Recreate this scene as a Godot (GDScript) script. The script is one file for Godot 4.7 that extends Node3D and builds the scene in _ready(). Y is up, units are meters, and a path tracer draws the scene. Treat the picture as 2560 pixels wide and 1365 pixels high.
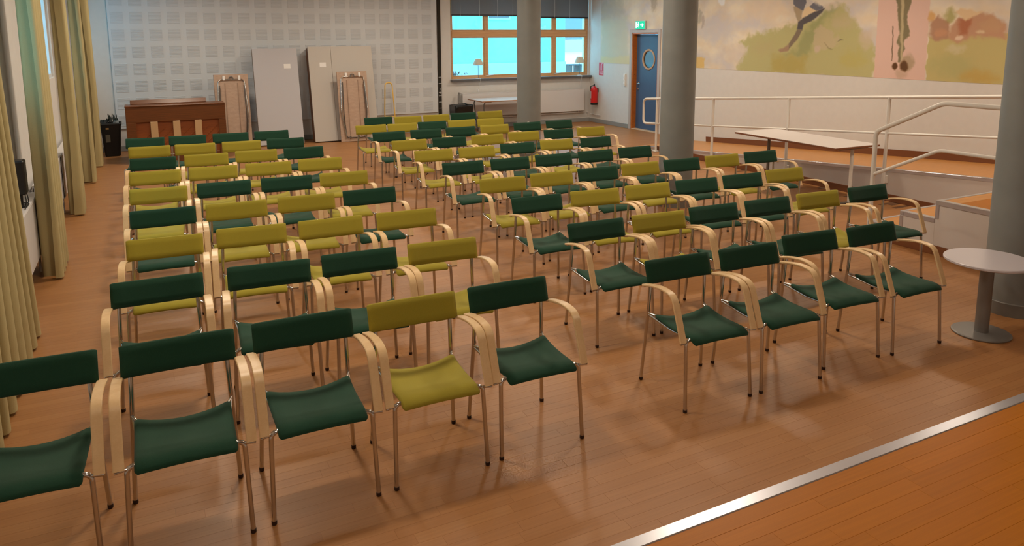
extends Node3D
# Assembly hall with rows of green and olive armchairs. World: x along the rows, -z towards the back wall, y up, metres.
# d() below is the distance from the camera towards the back wall, so z = -d.

const ROOM_L := -1.03
const ROOM_R := 10.1
const ROOM_B := 15.75
const ROOM_F := -5.0
const CEIL := 3.4
const STAGE := 0.54

var M := {}
var used := {}
var rng := RandomNumberGenerator.new()

func _ready() -> void:
	rng.seed = 7
	set_camera()
	set_light()
	make_materials()
	build_floor()
	build_shell()
	build_back_wall()
	build_left_side()
	build_right_side()
	build_outdoors()
	build_ramp_and_stairs()
	build_columns()
	build_chairs()
	build_furniture()
	build_small_things()

# ------------------------------------------------------------------ camera and light
func set_camera() -> void:
	var cam := Camera3D.new()
	cam.name = "camera"
	var a := deg_to_rad(26.7)
	var pitch := 0.1597
	var roll := -0.0042
	var right := Vector3(cos(a), 0, sin(a))
	var ahead := Vector3(sin(a), 0, -cos(a))
	var fwd := ahead * cos(pitch) - Vector3.UP * sin(pitch)
	var up := Vector3.UP * cos(pitch) + ahead * sin(pitch)
	var r2 := right * cos(roll) + up * sin(roll)
	var u2 := up * cos(roll) - right * sin(roll)
	cam.transform = Transform3D(Basis(r2, u2, -fwd), Vector3(0, 2.1355, 0))
	cam.projection = Camera3D.PROJECTION_FRUSTUM
	cam.keep_aspect = Camera3D.KEEP_HEIGHT
	cam.near = 0.05
	cam.far = 400.0
	cam.size = 1365.0 / 1852.18 * 0.05
	cam.frustum_offset = Vector2(0, (2.0 * 387.87 - 1365.0) / (2.0 * 1852.18) * 0.05)
	add_child(cam)
	cam.current = true

func set_light() -> void:
	var sky_mat := ProceduralSkyMaterial.new()
	sky_mat.sky_top_color = Color(0.52, 0.86, 1.0)
	sky_mat.sky_horizon_color = Color(0.6, 0.9, 1.0)
	sky_mat.ground_bottom_color = Color(0.5, 0.62, 0.68)
	sky_mat.ground_horizon_color = Color(0.6, 0.85, 0.95)
	sky_mat.sky_energy_multiplier = 1.0
	sky_mat.sun_angle_max = 1.0
	var sky := Sky.new()
	sky.sky_material = sky_mat
	var env := Environment.new()
	env.background_mode = Environment.BG_SKY
	env.sky = sky
	env.background_energy_multiplier = 5.0
	env.tonemap_mode = Environment.TONE_MAPPER_LINEAR
	env.tonemap_exposure = 1.34
	env.sdfgi_enabled = true
	env.ssao_enabled = true
	env.ssil_enabled = true
	var we := WorldEnvironment.new()
	we.name = "world_environment"
	we.environment = env
	add_child(we)
	# ceiling lamps: two rows of opal panels over the audience and one over the ramp; two fill lamps are added over the stage edge
	var over := ["left block of chairs", "right block of chairs", "ramp"]
	var nth := ["nearest the stage", "second from the stage", "third from the stage", "nearest the back wall"]
	var lxs := [0.7, 4.3, 8.2]
	var lds := [4.7, 7.6, 10.5, 13.4]
	for i in 3:
		for j in 4:
			ceiling_lamp(lxs[i], lds[j], "square opal ceiling lamp over the %s, %s" % [over[i], nth[j]], LAMP_E)
	ceiling_lamp(0.2, 1.3, "unseen fill lamp added over the left end of the stage edge", LAMP_E * 0.5)  # added fill, dimmer than the rest, to brighten the chair fronts
	ceiling_lamp(3.6, 1.3, "unseen fill lamp added over the right end of the stage edge", LAMP_E * 0.5)

func ceiling_lamp(x: float, dd: float, label: String, strength: float) -> void:
	var t := thing("ceiling_lamp", label, "lamp", Vector3(x, CEIL, -dd), 0, "ceiling lamps")
	part("housing", boxm(Vector3(0.42, 0.06, 0.42), 0.006), mat("lamp_housing", Color(0.85, 0.85, 0.84), 0.5), t, Vector3(0, -0.03, 0))
	var glow := mat("lamp_glow", Color(1, 0.95, 0.85), 0.4)
	glow.emission_enabled = true
	glow.emission = Color(1.0, 0.92, 0.82)
	glow.emission_energy_multiplier = 3.0
	part("diffuser", boxm(Vector3(0.36, 0.012, 0.36), 0.004), glow, t, Vector3(0, -0.064, 0))
	var l := AreaLight3D.new()
	l.name = "lamp_light"
	l.area_size = Vector2(0.36, 0.36)
	l.light_color = Color(1.0, 0.93, 0.835)
	l.light_energy = strength
	l.light_size = 0.3
	l.shadow_enabled = true
	l.area_range = 30.0
	l.area_attenuation = 2.0
	l.position = Vector3(0, -0.075, 0)
	l.rotation = Vector3(-PI / 2, 0, 0)
	t.add_child(l, true)

const LAMP_E := 3.0

# ------------------------------------------------------------------ naming helpers
func numbered(called: String) -> String:
	if not used.has(called):
		used[called] = 0
		return called
	used[called] += 1
	return "%s_%03d" % [called, used[called]]

func tag(o: Node, label: String, category: String, group := "", kind := "") -> Node:
	if label != "":
		o.set_meta("label", label)
	if category != "":
		o.set_meta("category", category)
	if group != "":
		o.set_meta("group", group)
	if kind != "":
		o.set_meta("kind", kind)
	return o

func thing(called: String, label: String, category: String, at := Vector3.ZERO, turn := 0.0, group := "") -> Node3D:
	var o := Node3D.new()
	o.name = numbered(called)
	add_child(o)
	o.position = at
	o.rotation.y = turn
	tag(o, label, category, group)
	return o

func part(called: String, mesh: Mesh, material: Material, parent: Node, at := Vector3.ZERO, rot := Vector3.ZERO) -> MeshInstance3D:
	var o := MeshInstance3D.new()
	var nm := called
	var k := 0
	while parent.has_node(nm):
		k += 1
		nm = "%s_%03d" % [called, k]
	o.name = nm
	o.mesh = mesh
	o.material_override = material
	o.position = at
	o.rotation = rot
	parent.add_child(o)
	return o

func struct(called: String, mesh: Mesh, material: Material, label: String, at := Vector3.ZERO) -> MeshInstance3D:
	var o := MeshInstance3D.new()
	o.name = called
	o.mesh = mesh
	o.material_override = material
	o.position = at
	o.set_meta("kind", "structure")
	o.set_meta("label", label)
	o.set_meta("category", called.split("_")[0])
	add_child(o)
	return o

# ------------------------------------------------------------------ mesh helpers
func begin() -> SurfaceTool:
	var st := SurfaceTool.new()
	st.begin(Mesh.PRIMITIVE_TRIANGLES)
	return st

func tri(st: SurfaceTool, a: Vector3, b: Vector3, c: Vector3) -> void:
	# a, b, c counter-clockwise seen from outside
	var n := (b - a).cross(c - a).normalized()
	for v in [a, c, b]:
		st.set_normal(n)
		st.add_vertex(v)

func quad(st: SurfaceTool, a: Vector3, b: Vector3, c: Vector3, d: Vector3) -> void:
	tri(st, a, b, c)
	tri(st, a, c, d)

func add_box(st: SurfaceTool, xf: Transform3D, size: Vector3, b := 0.0) -> void:
	# box with chamfered edges
	var h := size / 2.0
	b = minf(b, minf(h.x, minf(h.y, h.z)) * 0.9)
	var i := h - Vector3(b, b, b)
	for ax in 3:
		var u := (ax + 1) % 3
		var w := (ax + 2) % 3
		for s in [-1.0, 1.0]:
			var c: Array[Vector3] = []
			for q in [[-1, -1], [1, -1], [1, 1], [-1, 1]]:
				var p := Vector3.ZERO
				p[ax] = s * h[ax]
				p[u] = q[0] * i[u]
				p[w] = q[1] * i[w]
				c.append(xf * p)
			if s > 0:
				quad(st, c[0], c[1], c[2], c[3])
			else:
				quad(st, c[3], c[2], c[1], c[0])
	if b <= 0.0:
		return
	for ax in 3:
		var u := (ax + 1) % 3
		var w := (ax + 2) % 3
		for su in [-1.0, 1.0]:
			for sw in [-1.0, 1.0]:
				var c: Array[Vector3] = []
				for q in [[-1, 0], [1, 0], [1, 1], [-1, 1]]:
					var p := Vector3.ZERO
					p[ax] = q[0] * i[ax]
					p[u] = su * (h[u] if q[1] == 0 else i[u])
					p[w] = sw * (i[w] if q[1] == 0 else h[w])
					c.append(xf * p)
				if su * sw > 0:
					quad(st, c[0], c[3], c[2], c[1])
				else:
					quad(st, c[0], c[1], c[2], c[3])
	for sx in [-1.0, 1.0]:
		for sy in [-1.0, 1.0]:
			for sz in [-1.0, 1.0]:
				var a := xf * Vector3(sx * h.x, sy * i.y, sz * i.z)
				var b2 := xf * Vector3(sx * i.x, sy * h.y, sz * i.z)
				var c2 := xf * Vector3(sx * i.x, sy * i.y, sz * h.z)
				if sx * sy * sz > 0:
					tri(st, a, b2, c2)
				else:
					tri(st, a, c2, b2)

func at(p: Vector3) -> Transform3D:
	return Transform3D(Basis.IDENTITY, p)

func boxm(size: Vector3, b := 0.0) -> ArrayMesh:
	var st := begin()
	add_box(st, Transform3D.IDENTITY, size, b)
	return st.commit()

# box given by its limits in x, y and d (distance towards the back wall)
func span(st: SurfaceTool, x0: float, x1: float, y0: float, y1: float, d0: float, d1: float, b := 0.0) -> void:
	add_box(st, at(Vector3((x0 + x1) / 2, (y0 + y1) / 2, -(d0 + d1) / 2)), Vector3(absf(x1 - x0), absf(y1 - y0), absf(d1 - d0)), b)

func spanm(x0: float, x1: float, y0: float, y1: float, d0: float, d1: float, b := 0.0) -> ArrayMesh:
	var st := begin()
	span(st, x0, x1, y0, y1, d0, d1, b)
	return st.commit()

func smooth_grid(st: SurfaceTool, rows: Array, closed: bool) -> void:
	# rows of points, normals averaged over the grid
	var nr := rows.size()
	var nc: int = rows[0].size()
	var nrm := []
	for i in nr:
		var line := []
		for j in nc:
			var im := maxi(i - 1, 0)
			var ip := mini(i + 1, nr - 1)
			var jm := j - 1
			var jp := j + 1
			if closed:
				jm = (j - 1 + nc) % nc
				jp = (j + 1) % nc
			else:
				jm = maxi(jm, 0)
				jp = mini(jp, nc - 1)
			var du: Vector3 = rows[i][jp] - rows[i][jm]
			var dv: Vector3 = rows[ip][j] - rows[im][j]
			line.append(du.cross(dv).normalized())
		nrm.append(line)
	for i in nr - 1:
		for j in (nc if closed else nc - 1):
			var j2 := (j + 1) % nc
			var q := [[i, j], [i, j2], [i + 1, j2], [i + 1, j]]
			for k in [0, 2, 1, 0, 3, 2]:
				st.set_normal(nrm[q[k][0]][q[k][1]])
				st.set_uv(Vector2(float(q[k][1]) / nc, float(q[k][0]) / nr))
				st.add_vertex(rows[q[k][0]][q[k][1]])

func ring(c: Vector3, u: Vector3, w: Vector3, r: float, n: int) -> Array:
	var a := []
	for k in n:
		var t := TAU * k / n
		a.append(c + (u * cos(t) + w * sin(t)) * r)
	return a

func add_tube(st: SurfaceTool, pts: Array, r: float, n := 8, caps := true) -> void:
	var rows := []
	var dir: Vector3 = (pts[1] - pts[0]).normalized()
	var u := dir.cross(Vector3.UP if absf(dir.y) < 0.9 else Vector3.RIGHT).normalized()
	for i in pts.size():
		var t: Vector3
		if i == 0:
			t = (pts[1] - pts[0]).normalized()
		elif i == pts.size() - 1:
			t = (pts[i] - pts[i - 1]).normalized()
		else:
			t = ((pts[i] - pts[i - 1]).normalized() + (pts[i + 1] - pts[i]).normalized()).normalized()
		u = (u - t * u.dot(t)).normalized()
		rows.append(ring(pts[i], u, t.cross(u), r, n))
	smooth_grid(st, rows, true)
	if caps:
		for e in [0, rows.size() - 1]:
			for k in range(1, n - 1):
				if e == 0:
					tri(st, rows[e][0], rows[e][k + 1], rows[e][k])
				else:
					tri(st, rows[e][0], rows[e][k], rows[e][k + 1])

func tubem(pts: Array, r: float, n := 8) -> ArrayMesh:
	var st := begin()
	add_tube(st, pts, r, n)
	return st.commit()

func fillet(pts: Array, r: float, n := 5) -> Array:
	var out := [pts[0]]
	for i in range(1, pts.size() - 1):
		var p: Vector3 = pts[i]
		var a: Vector3 = pts[i - 1] - p
		var b: Vector3 = pts[i + 1] - p
		var k := minf(r, minf(a.length(), b.length()) * 0.45)
		var s: Vector3 = p + a.normalized() * k
		var e: Vector3 = p + b.normalized() * k
		for j in n + 1:
			var t := float(j) / n
			out.append(s.lerp(p, t).lerp(p.lerp(e, t), t))
	out.append(pts[-1])
	return out

func add_lathe(st: SurfaceTool, prof: Array, n := 32, c := Vector3.ZERO) -> void:
	# profile of Vector2(radius, height); a doubled point makes a sharp edge
	var seg := []
	var run := []
	for i in prof.size():
		run.append(prof[i])
		if i + 1 < prof.size() and prof[i].is_equal_approx(prof[i + 1]):
			seg.append(run)
			run = []
	seg.append(run)
	for s in seg:
		if s.size() < 2:
			continue
		var rows := []
		for p in s:
			rows.append(ring(c + Vector3(0, p.y, 0), Vector3.RIGHT, Vector3.FORWARD, maxf(p.x, 0.0002), n))
		smooth_grid(st, rows, true)

func lathem(prof: Array, n := 32) -> ArrayMesh:
	var st := begin()
	add_lathe(st, prof, n)
	return st.commit()

func sharp(prof: Array) -> Array:
	var o := []
	for i in prof.size():
		o.append(prof[i])
		if i > 0 and i < prof.size() - 1:
			o.append(prof[i])
	return o

# flat polygon (x, y) pushed through a thickness along z
func prismm(poly: PackedVector2Array, z0: float, z1: float) -> ArrayMesh:
	var st := begin()
	if not Geometry2D.is_polygon_clockwise(poly):
		poly.reverse()
	poly.reverse()
	var ix := Geometry2D.triangulate_polygon(poly)
	for k in range(0, ix.size(), 3):
		var a := poly[ix[k]]
		var b := poly[ix[k + 1]]
		var c := poly[ix[k + 2]]
		if (b - a).cross(c - a) < 0:
			var tmp := b
			b = c
			c = tmp
		tri(st, Vector3(a.x, a.y, z1), Vector3(b.x, b.y, z1), Vector3(c.x, c.y, z1))
		tri(st, Vector3(a.x, a.y, z0), Vector3(c.x, c.y, z0), Vector3(b.x, b.y, z0))
	for k in poly.size():
		var a := poly[k]
		var b := poly[(k + 1) % poly.size()]
		quad(st, Vector3(a.x, a.y, z1), Vector3(a.x, a.y, z0), Vector3(b.x, b.y, z0), Vector3(b.x, b.y, z1))
	return st.commit()

# a strip of width w (along x) and thickness t that follows points in the y-z plane
func add_strip(st: SurfaceTool, pts: Array, x: float, w: float, t: float) -> void:
	var rows := []
	for i in pts.size():
		var a: Vector3 = pts[maxi(i - 1, 0)]
		var b: Vector3 = pts[mini(i + 1, pts.size() - 1)]
		var dir := (b - a).normalized()
		var n := Vector3.RIGHT.cross(dir).normalized()
		var c: Vector3 = pts[i] + Vector3(x, 0, 0)
		var e := minf(0.003, t * 0.3)
		var hw := w / 2
		var ht := t / 2
		rows.append([
			c + Vector3.RIGHT * (hw - e) + n * ht, c + Vector3.RIGHT * hw + n * (ht - e),
			c + Vector3.RIGHT * hw - n * (ht - e), c + Vector3.RIGHT * (hw - e) - n * ht,
			c - Vector3.RIGHT * (hw - e) - n * ht, c - Vector3.RIGHT * hw - n * (ht - e),
			c - Vector3.RIGHT * hw + n * (ht - e), c - Vector3.RIGHT * (hw - e) + n * ht])
	# keep the long faces flat across, smooth along
	for k in 8:
		var k2 := (k + 1) % 8
		var sub := []
		for r in rows:
			sub.append([r[k], r[k2]])
		smooth_grid(st, sub, false)
	for e in [0, rows.size() - 1]:
		for k in range(1, 7):
			if e == 0:
				tri(st, rows[e][0], rows[e][k], rows[e][k + 1])
			else:
				tri(st, rows[e][0], rows[e][k + 1], rows[e][k])

# cushion with rounded rim: f(u, v) gives the middle surface, n its thickness direction
func pad(f: Callable, nu: int, nv: int, th: float, rim: float) -> ArrayMesh:
	var st := begin()
	st.set_smooth_group(0)
	var us := [-1.0, -1.0 + rim]
	for i in range(1, nu):
		us.append(-1.0 + rim + (2.0 - 2.0 * rim) * i / nu)
	us.append(1.0 - rim)
	us.append(1.0)
	var vs := [0.0, rim * 0.5]
	for i in range(1, nv):
		vs.append(rim * 0.5 + (1.0 - rim) * i / nv)
	vs.append(1.0 - rim * 0.5)
	vs.append(1.0)
	var top := []
	var bot := []
	for v in vs:
		var a := []
		var b := []
		for u in us:
			var p: Vector3 = f.call(u, v)
			var e := 0.002
			var n: Vector3 = (f.call(u, v + e) - f.call(u, v - e)).cross(f.call(u + e, v) - f.call(u - e, v)).normalized()
			var edge: bool = absf(u) > 0.999 or v < 0.0005 or v > 0.9995
			var corner: bool = absf(u) > 0.999 and (v < 0.0005 or v > 0.9995)
			var k := 0.12 if edge else 1.0
			var q := p
			if corner:
				q = p.lerp(f.call(u * (1.0 - rim * 0.4), clampf(v, rim * 0.2, 1.0 - rim * 0.2)), 1.0)
			a.append(q + n * th * 0.5 * k)
			b.append(q - n * th * 0.5 * k)
		top.append(a)
		bot.append(b)
	for i in vs.size() - 1:
		for j in us.size() - 1:
			for v3 in [top[i][j], top[i + 1][j], top[i + 1][j + 1], top[i][j], top[i + 1][j + 1], top[i][j + 1]]:
				st.add_vertex(v3)
			for v3 in [bot[i][j], bot[i + 1][j + 1], bot[i + 1][j], bot[i][j], bot[i][j + 1], bot[i + 1][j + 1]]:
				st.add_vertex(v3)
	var nr := vs.size() - 1
	var nc := us.size() - 1
	for i in nr:
		for s in [[0, 1], [nc, -1]]:
			var j: int = s[0]
			var w := [top[i][j], bot[i + 1][j], top[i + 1][j], top[i][j], bot[i][j], bot[i + 1][j]]
			if s[1] < 0:
				w = [top[i][j], top[i + 1][j], bot[i + 1][j], top[i][j], bot[i + 1][j], bot[i][j]]
			for v3 in w:
				st.add_vertex(v3)
	for j in nc:
		for s in [[0, 1], [nr, -1]]:
			var i: int = s[0]
			var w := [top[i][j], top[i][j + 1], bot[i][j + 1], top[i][j], bot[i][j + 1], bot[i][j]]
			if s[1] < 0:
				w = [top[i][j], bot[i][j + 1], top[i][j + 1], top[i][j], bot[i][j], bot[i][j + 1]]
			for v3 in w:
				st.add_vertex(v3)
	st.generate_normals()
	return st.commit()

# ------------------------------------------------------------------ materials
func mat(key: String, color: Color, rough := 0.6, metal := 0.0) -> StandardMaterial3D:
	if M.has(key):
		return M[key]
	var m := StandardMaterial3D.new()
	m.resource_name = key
	m.albedo_color = color
	m.roughness = rough
	m.metallic = metal
	M[key] = m
	return m

func noise_tex(freq: float, octaves: int, lo: Color, hi: Color, size := 512, seed_ := 1) -> NoiseTexture2D:
	var n := FastNoiseLite.new()
	n.noise_type = FastNoiseLite.TYPE_SIMPLEX_SMOOTH
	n.seed = seed_
	n.frequency = freq
	n.fractal_octaves = octaves
	var t := NoiseTexture2D.new()
	t.width = size
	t.height = size
	t.seamless = true
	t.noise = n
	var g := Gradient.new()
	g.set_color(0, lo)
	g.set_color(1, hi)
	t.color_ramp = g
	return t

# wood: fibres along u, computed once per tone range
func grain_tex(lo: Color, hi: Color, seed_: int, stretch := 14.0) -> ImageTexture:
	var w := 512
	var h := 512
	var img := Image.create(w, h, false, Image.FORMAT_RGB8)
	var a := FastNoiseLite.new()
	a.seed = seed_
	a.frequency = 0.03
	a.fractal_octaves = 4
	var b := FastNoiseLite.new()
	b.seed = seed_ + 9
	b.frequency = 0.2
	b.fractal_octaves = 2
	for y in h:
		for x in w:
			# blend two shifted samples so that the tile repeats along u
			var t := float(x) / w
			var n1 := a.get_noise_2d(x / stretch, y) * 0.75 + b.get_noise_2d(x / (stretch * 1.6), y) * 0.35
			var n2 := a.get_noise_2d((x - w) / stretch, y) * 0.75 + b.get_noise_2d((x - w) / (stretch * 1.6), y) * 0.35
			var v := clampf(0.5 + lerpf(n1, n2, t) * 0.85, 0, 1)
			img.set_pixel(x, y, lo.lerp(hi, v))
	return ImageTexture.create_from_image(img)

func triplanar(m: StandardMaterial3D, scale_: Vector3, world := true) -> void:
	m.uv1_triplanar = true
	m.uv1_world_triplanar = world
	m.uv1_scale = scale_

func make_materials() -> void:
	# painted plaster with a faint roller grain
	var wall := mat("wall_paint", Color(1, 1, 1), 0.75)
	wall.albedo_texture = noise_tex(0.02, 4, Color(0.825, 0.815, 0.80), Color(0.842, 0.832, 0.818), 512, 3)
	triplanar(wall, Vector3(0.6, 0.6, 0.6))
	mat("ceiling_paint", Color(0.86, 0.86, 0.85), 0.8)
	mat("acoustic_board", Color(0.81, 0.83, 0.85), 0.7)  # cool daylight tint is put into the board colour
	mat("perforated", Color(0.785, 0.803, 0.822), 0.8)  # same daylight tint, greyer for the slots
	var col := mat("column_paint", Color(1, 1, 1), 0.5)
	col.albedo_texture = noise_tex(0.015, 3, Color(0.475, 0.485, 0.48), Color(0.51, 0.52, 0.51), 256, 5)
	triplanar(col, Vector3(0.7, 0.7, 0.7))
	mat("column_base", Color(0.44, 0.43, 0.41), 0.45)
	mat("skirting", Color(0.56, 0.57, 0.57), 0.5)
	# parquet: one grain, five tones
	var gt := grain_tex(Color(0.92, 0.91, 0.90), Color(1, 1, 1), 11)
	var tones := [Color(0.665, 0.462, 0.272), Color(0.675, 0.472, 0.28), Color(0.655, 0.452, 0.262), Color(0.68, 0.48, 0.288), Color(0.66, 0.457, 0.267)]
	for k in 5:
		var m := mat("parquet_%d" % k, tones[k], 0.43)
		m.albedo_texture = gt
		triplanar(m, Vector3(0.9, 1, 3.0))
		m.uv1_offset = Vector3(0.37 * k, 0, 0.21 * k)
	var sg := mat("stage_wood", Color(0.72, 0.44, 0.085), 0.45)
	sg.albedo_texture = gt
	sg.metallic_specular = 0.35
	triplanar(sg, Vector3(0.9, 1, 3.0))
	for k in 3:
		var m := mat("stage_strip_%d" % k, Color(0.72, 0.44, 0.085) * (0.985 + 0.015 * k), 0.45)
		m.albedo_texture = gt
		m.metallic_specular = 0.35
		triplanar(m, Vector3(0.9, 1, 3.0))
		m.uv1_offset = Vector3(0.27 * k, 0, 0.31 * k)
	var rw := mat("ramp_wood", Color(0.80, 0.56, 0.30), 0.4)
	rw.albedo_texture = gt
	triplanar(rw, Vector3(3.0, 1, 0.9))
	mat("subfloor", Color(0.40, 0.27, 0.17), 0.7)
	mat("kick_brown", Color(0.47, 0.28, 0.15), 0.5)
	mat("ramp_paint", Color(0.80, 0.765, 0.74), 0.6)
	mat("nosing_metal", Color(0.80, 0.80, 0.83), 0.32, 0.75)
	mat("rail_paint", Color(0.86, 0.84, 0.81), 0.35)
	# chairs
	var gf := mat("fabric_green", Color(1, 1, 1), 0.92)
	gf.albedo_texture = noise_tex(0.25, 3, Color(0.03, 0.205, 0.135), Color(0.05, 0.265, 0.18), 256, 21)
	triplanar(gf, Vector3(4, 4, 4), false)
	var of := mat("fabric_olive", Color(1, 1, 1), 0.92)
	of.albedo_texture = noise_tex(0.25, 3, Color(0.57, 0.52, 0.13), Color(0.635, 0.585, 0.18), 256, 22)
	triplanar(of, Vector3(4, 4, 4), false)
	var weave := noise_tex(0.35, 2, Color.BLACK, Color.WHITE, 256, 23)
	weave.as_normal_map = true
	weave.bump_strength = 1.5
	for m in [gf, of]:
		m.normal_enabled = true
		m.normal_texture = weave
		m.normal_scale = 0.35
		m.rim_enabled = true
		m.rim = 0.12
		m.rim_tint = 1.0
	var birch := mat("birch_ply", Color(1, 1, 1), 0.38)
	birch.albedo_texture = grain_tex(Color(0.86, 0.72, 0.53), Color(0.92, 0.80, 0.62), 31, 10.0)
	triplanar(birch, Vector3(9.0, 1.2, 1.2), false)
	mat("chrome", Color(0.80, 0.79, 0.78), 0.16, 1.0)
	mat("glide", Color(0.16, 0.07, 0.05), 0.5)
	# timber
	var pine := mat("window_wood", Color(1, 1, 1), 0.45)
	pine.albedo_texture = grain_tex(Color(0.77, 0.58, 0.39), Color(0.84, 0.66, 0.47), 41, 8.0)
	triplanar(pine, Vector3(1.1, 3.0, 3.0))
	var jamb := mat("jamb_wood", Color(1, 1, 1), 0.4)
	jamb.albedo_texture = grain_tex(Color(0.70, 0.38, 0.12), Color(0.78, 0.46, 0.17), 43, 8.0)
	triplanar(jamb, Vector3(3.0, 1.0, 3.0))
	mat("frame_paint", Color(0.72, 0.68, 0.66), 0.5)
	mat("door_blue", Color(0.25, 0.36, 0.50), 0.42)
	var piano := mat("piano_veneer", Color(1, 1, 1), 0.35)
	piano.albedo_texture = grain_tex(Color(0.34, 0.19, 0.085), Color(0.46, 0.27, 0.125), 51, 9.0)
	triplanar(piano, Vector3(1.0, 3.0, 3.0))
	var sb := mat("soundboard", Color(1, 1, 1), 0.45)
	sb.albedo_texture = grain_tex(Color(0.48, 0.24, 0.08), Color(0.58, 0.31, 0.11), 53, 9.0)
	triplanar(sb, Vector3(1.6, 4.0, 4.0), false)
	mat("piano_post", Color(0.74, 0.61, 0.45), 0.5)
	var tu := mat("table_underside", Color(1, 1, 1), 0.55)
	tu.albedo_texture = grain_tex(Color(0.68, 0.575, 0.50), Color(0.74, 0.635, 0.555), 55, 9.0)
	triplanar(tu, Vector3(4.0, 1.0, 1.0), false)
	mat("table_top", Color(0.84, 0.81, 0.80), 0.3)
	mat("table_edge", Color(0.50, 0.30, 0.17), 0.5)
	mat("steel_grey", Color(0.45, 0.44, 0.43), 0.35, 0.7)
	mat("board_white", Color(0.735, 0.73, 0.75), 0.5)
	mat("slab_cream", Color(0.745, 0.72, 0.69), 0.55)
	mat("slab_brown", Color(0.40, 0.25, 0.13), 0.5)
	mat("label_white", Color(0.92, 0.91, 0.90), 0.5)
	mat("yellow_tube", Color(0.92, 0.77, 0.40), 0.4)
	mat("black_plastic", Color(0.05, 0.05, 0.055), 0.4)
	mat("bag_black", Color(0.045, 0.055, 0.065), 0.22)
	mat("dark_rubber", Color(0.03, 0.03, 0.03), 0.7)
	mat("radiator_paint", Color(0.84, 0.83, 0.83), 0.35)
	mat("sill_stone", Color(0.36, 0.36, 0.37), 0.4)
	mat("blind_slat", Color(0.47, 0.48, 0.50), 0.45)
	mat("blind_rail", Color(0.12, 0.13, 0.17), 0.4)
	mat("cord_white", Color(0.85, 0.85, 0.85), 0.6)
	mat("red_paint", Color(0.78, 0.10, 0.09), 0.3)
	mat("round_top", Color(0.80, 0.775, 0.80), 0.35)
	mat("round_metal", Color(0.50, 0.49, 0.48), 0.4, 0.35)
	var cur := mat("curtain", Color(1, 1, 1), 0.9)
	cur.albedo_texture = noise_tex(0.3, 3, Color(0.66, 0.605, 0.43), Color(0.72, 0.67, 0.49), 256, 61)
	triplanar(cur, Vector3(2.5, 2.5, 2.5))
	cur.cull_mode = BaseMaterial3D.CULL_DISABLED
	cur.backlight_enabled = true
	cur.backlight = Color(0.10, 0.10, 0.08)
	var glass := mat("pane_glass", Color(0.9, 1.0, 1.0, 0.06), 0.02)
	glass.transparency = BaseMaterial3D.TRANSPARENCY_ALPHA
	glass.metallic_specular = 0.5
	var port := mat("porthole_glass", Color(0.05, 0.17, 0.23, 0.90), 0.05)
	port.transparency = BaseMaterial3D.TRANSPARENCY_ALPHA
	var shade := mat("lampshade", Color(0.86, 0.80, 0.74), 0.8)
	shade.backlight_enabled = true
	shade.backlight = Color(0.9, 0.85, 0.78)

# ------------------------------------------------------------------ floor
func in_view(x: float, dd: float, h: float) -> bool:
	var a := deg_to_rad(26.7)
	var z := x * sin(a) + dd * cos(a)
	var s := x * cos(a) - dd * sin(a)
	if z < 0.3:
		return false
	var hh := 2.1355 - h
	var ang := atan2(hh, z)
	return absf(s / z) < 0.74 and ang < deg_to_rad(37.8)

func strip_mesh(length: float, width: float) -> ArrayMesh:
	# one parquet strip: top with eased edges, 12 mm thick
	var st := begin()
	add_strip_top(st, Vector3.ZERO, length, width)
	return st.commit()

func add_strip_top(st: SurfaceTool, c: Vector3, length: float, width: float) -> void:
	var x0 := -length / 2
	var x1 := length / 2
	var z0 := -width / 2
	var z1 := width / 2
	var e := 0.0006
	var t0 := c + Vector3(x0 + e, 0, z0 + e)
	var t1 := c + Vector3(x1 - e, 0, z0 + e)
	var t2 := c + Vector3(x1 - e, 0, z1 - e)
	var t3 := c + Vector3(x0 + e, 0, z1 - e)
	var b0 := c + Vector3(x0, -0.0007, z0)
	var b1 := c + Vector3(x1, -0.0007, z0)
	var b2 := c + Vector3(x1, -0.0007, z1)
	var b3 := c + Vector3(x0, -0.0007, z1)
	quad(st, t0, t3, t2, t1)
	quad(st, b0, t0, t1, b1)
	quad(st, b1, t1, t2, b2)
	quad(st, b2, t2, t3, b3)
	quad(st, b3, t3, t0, b0)

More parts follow.
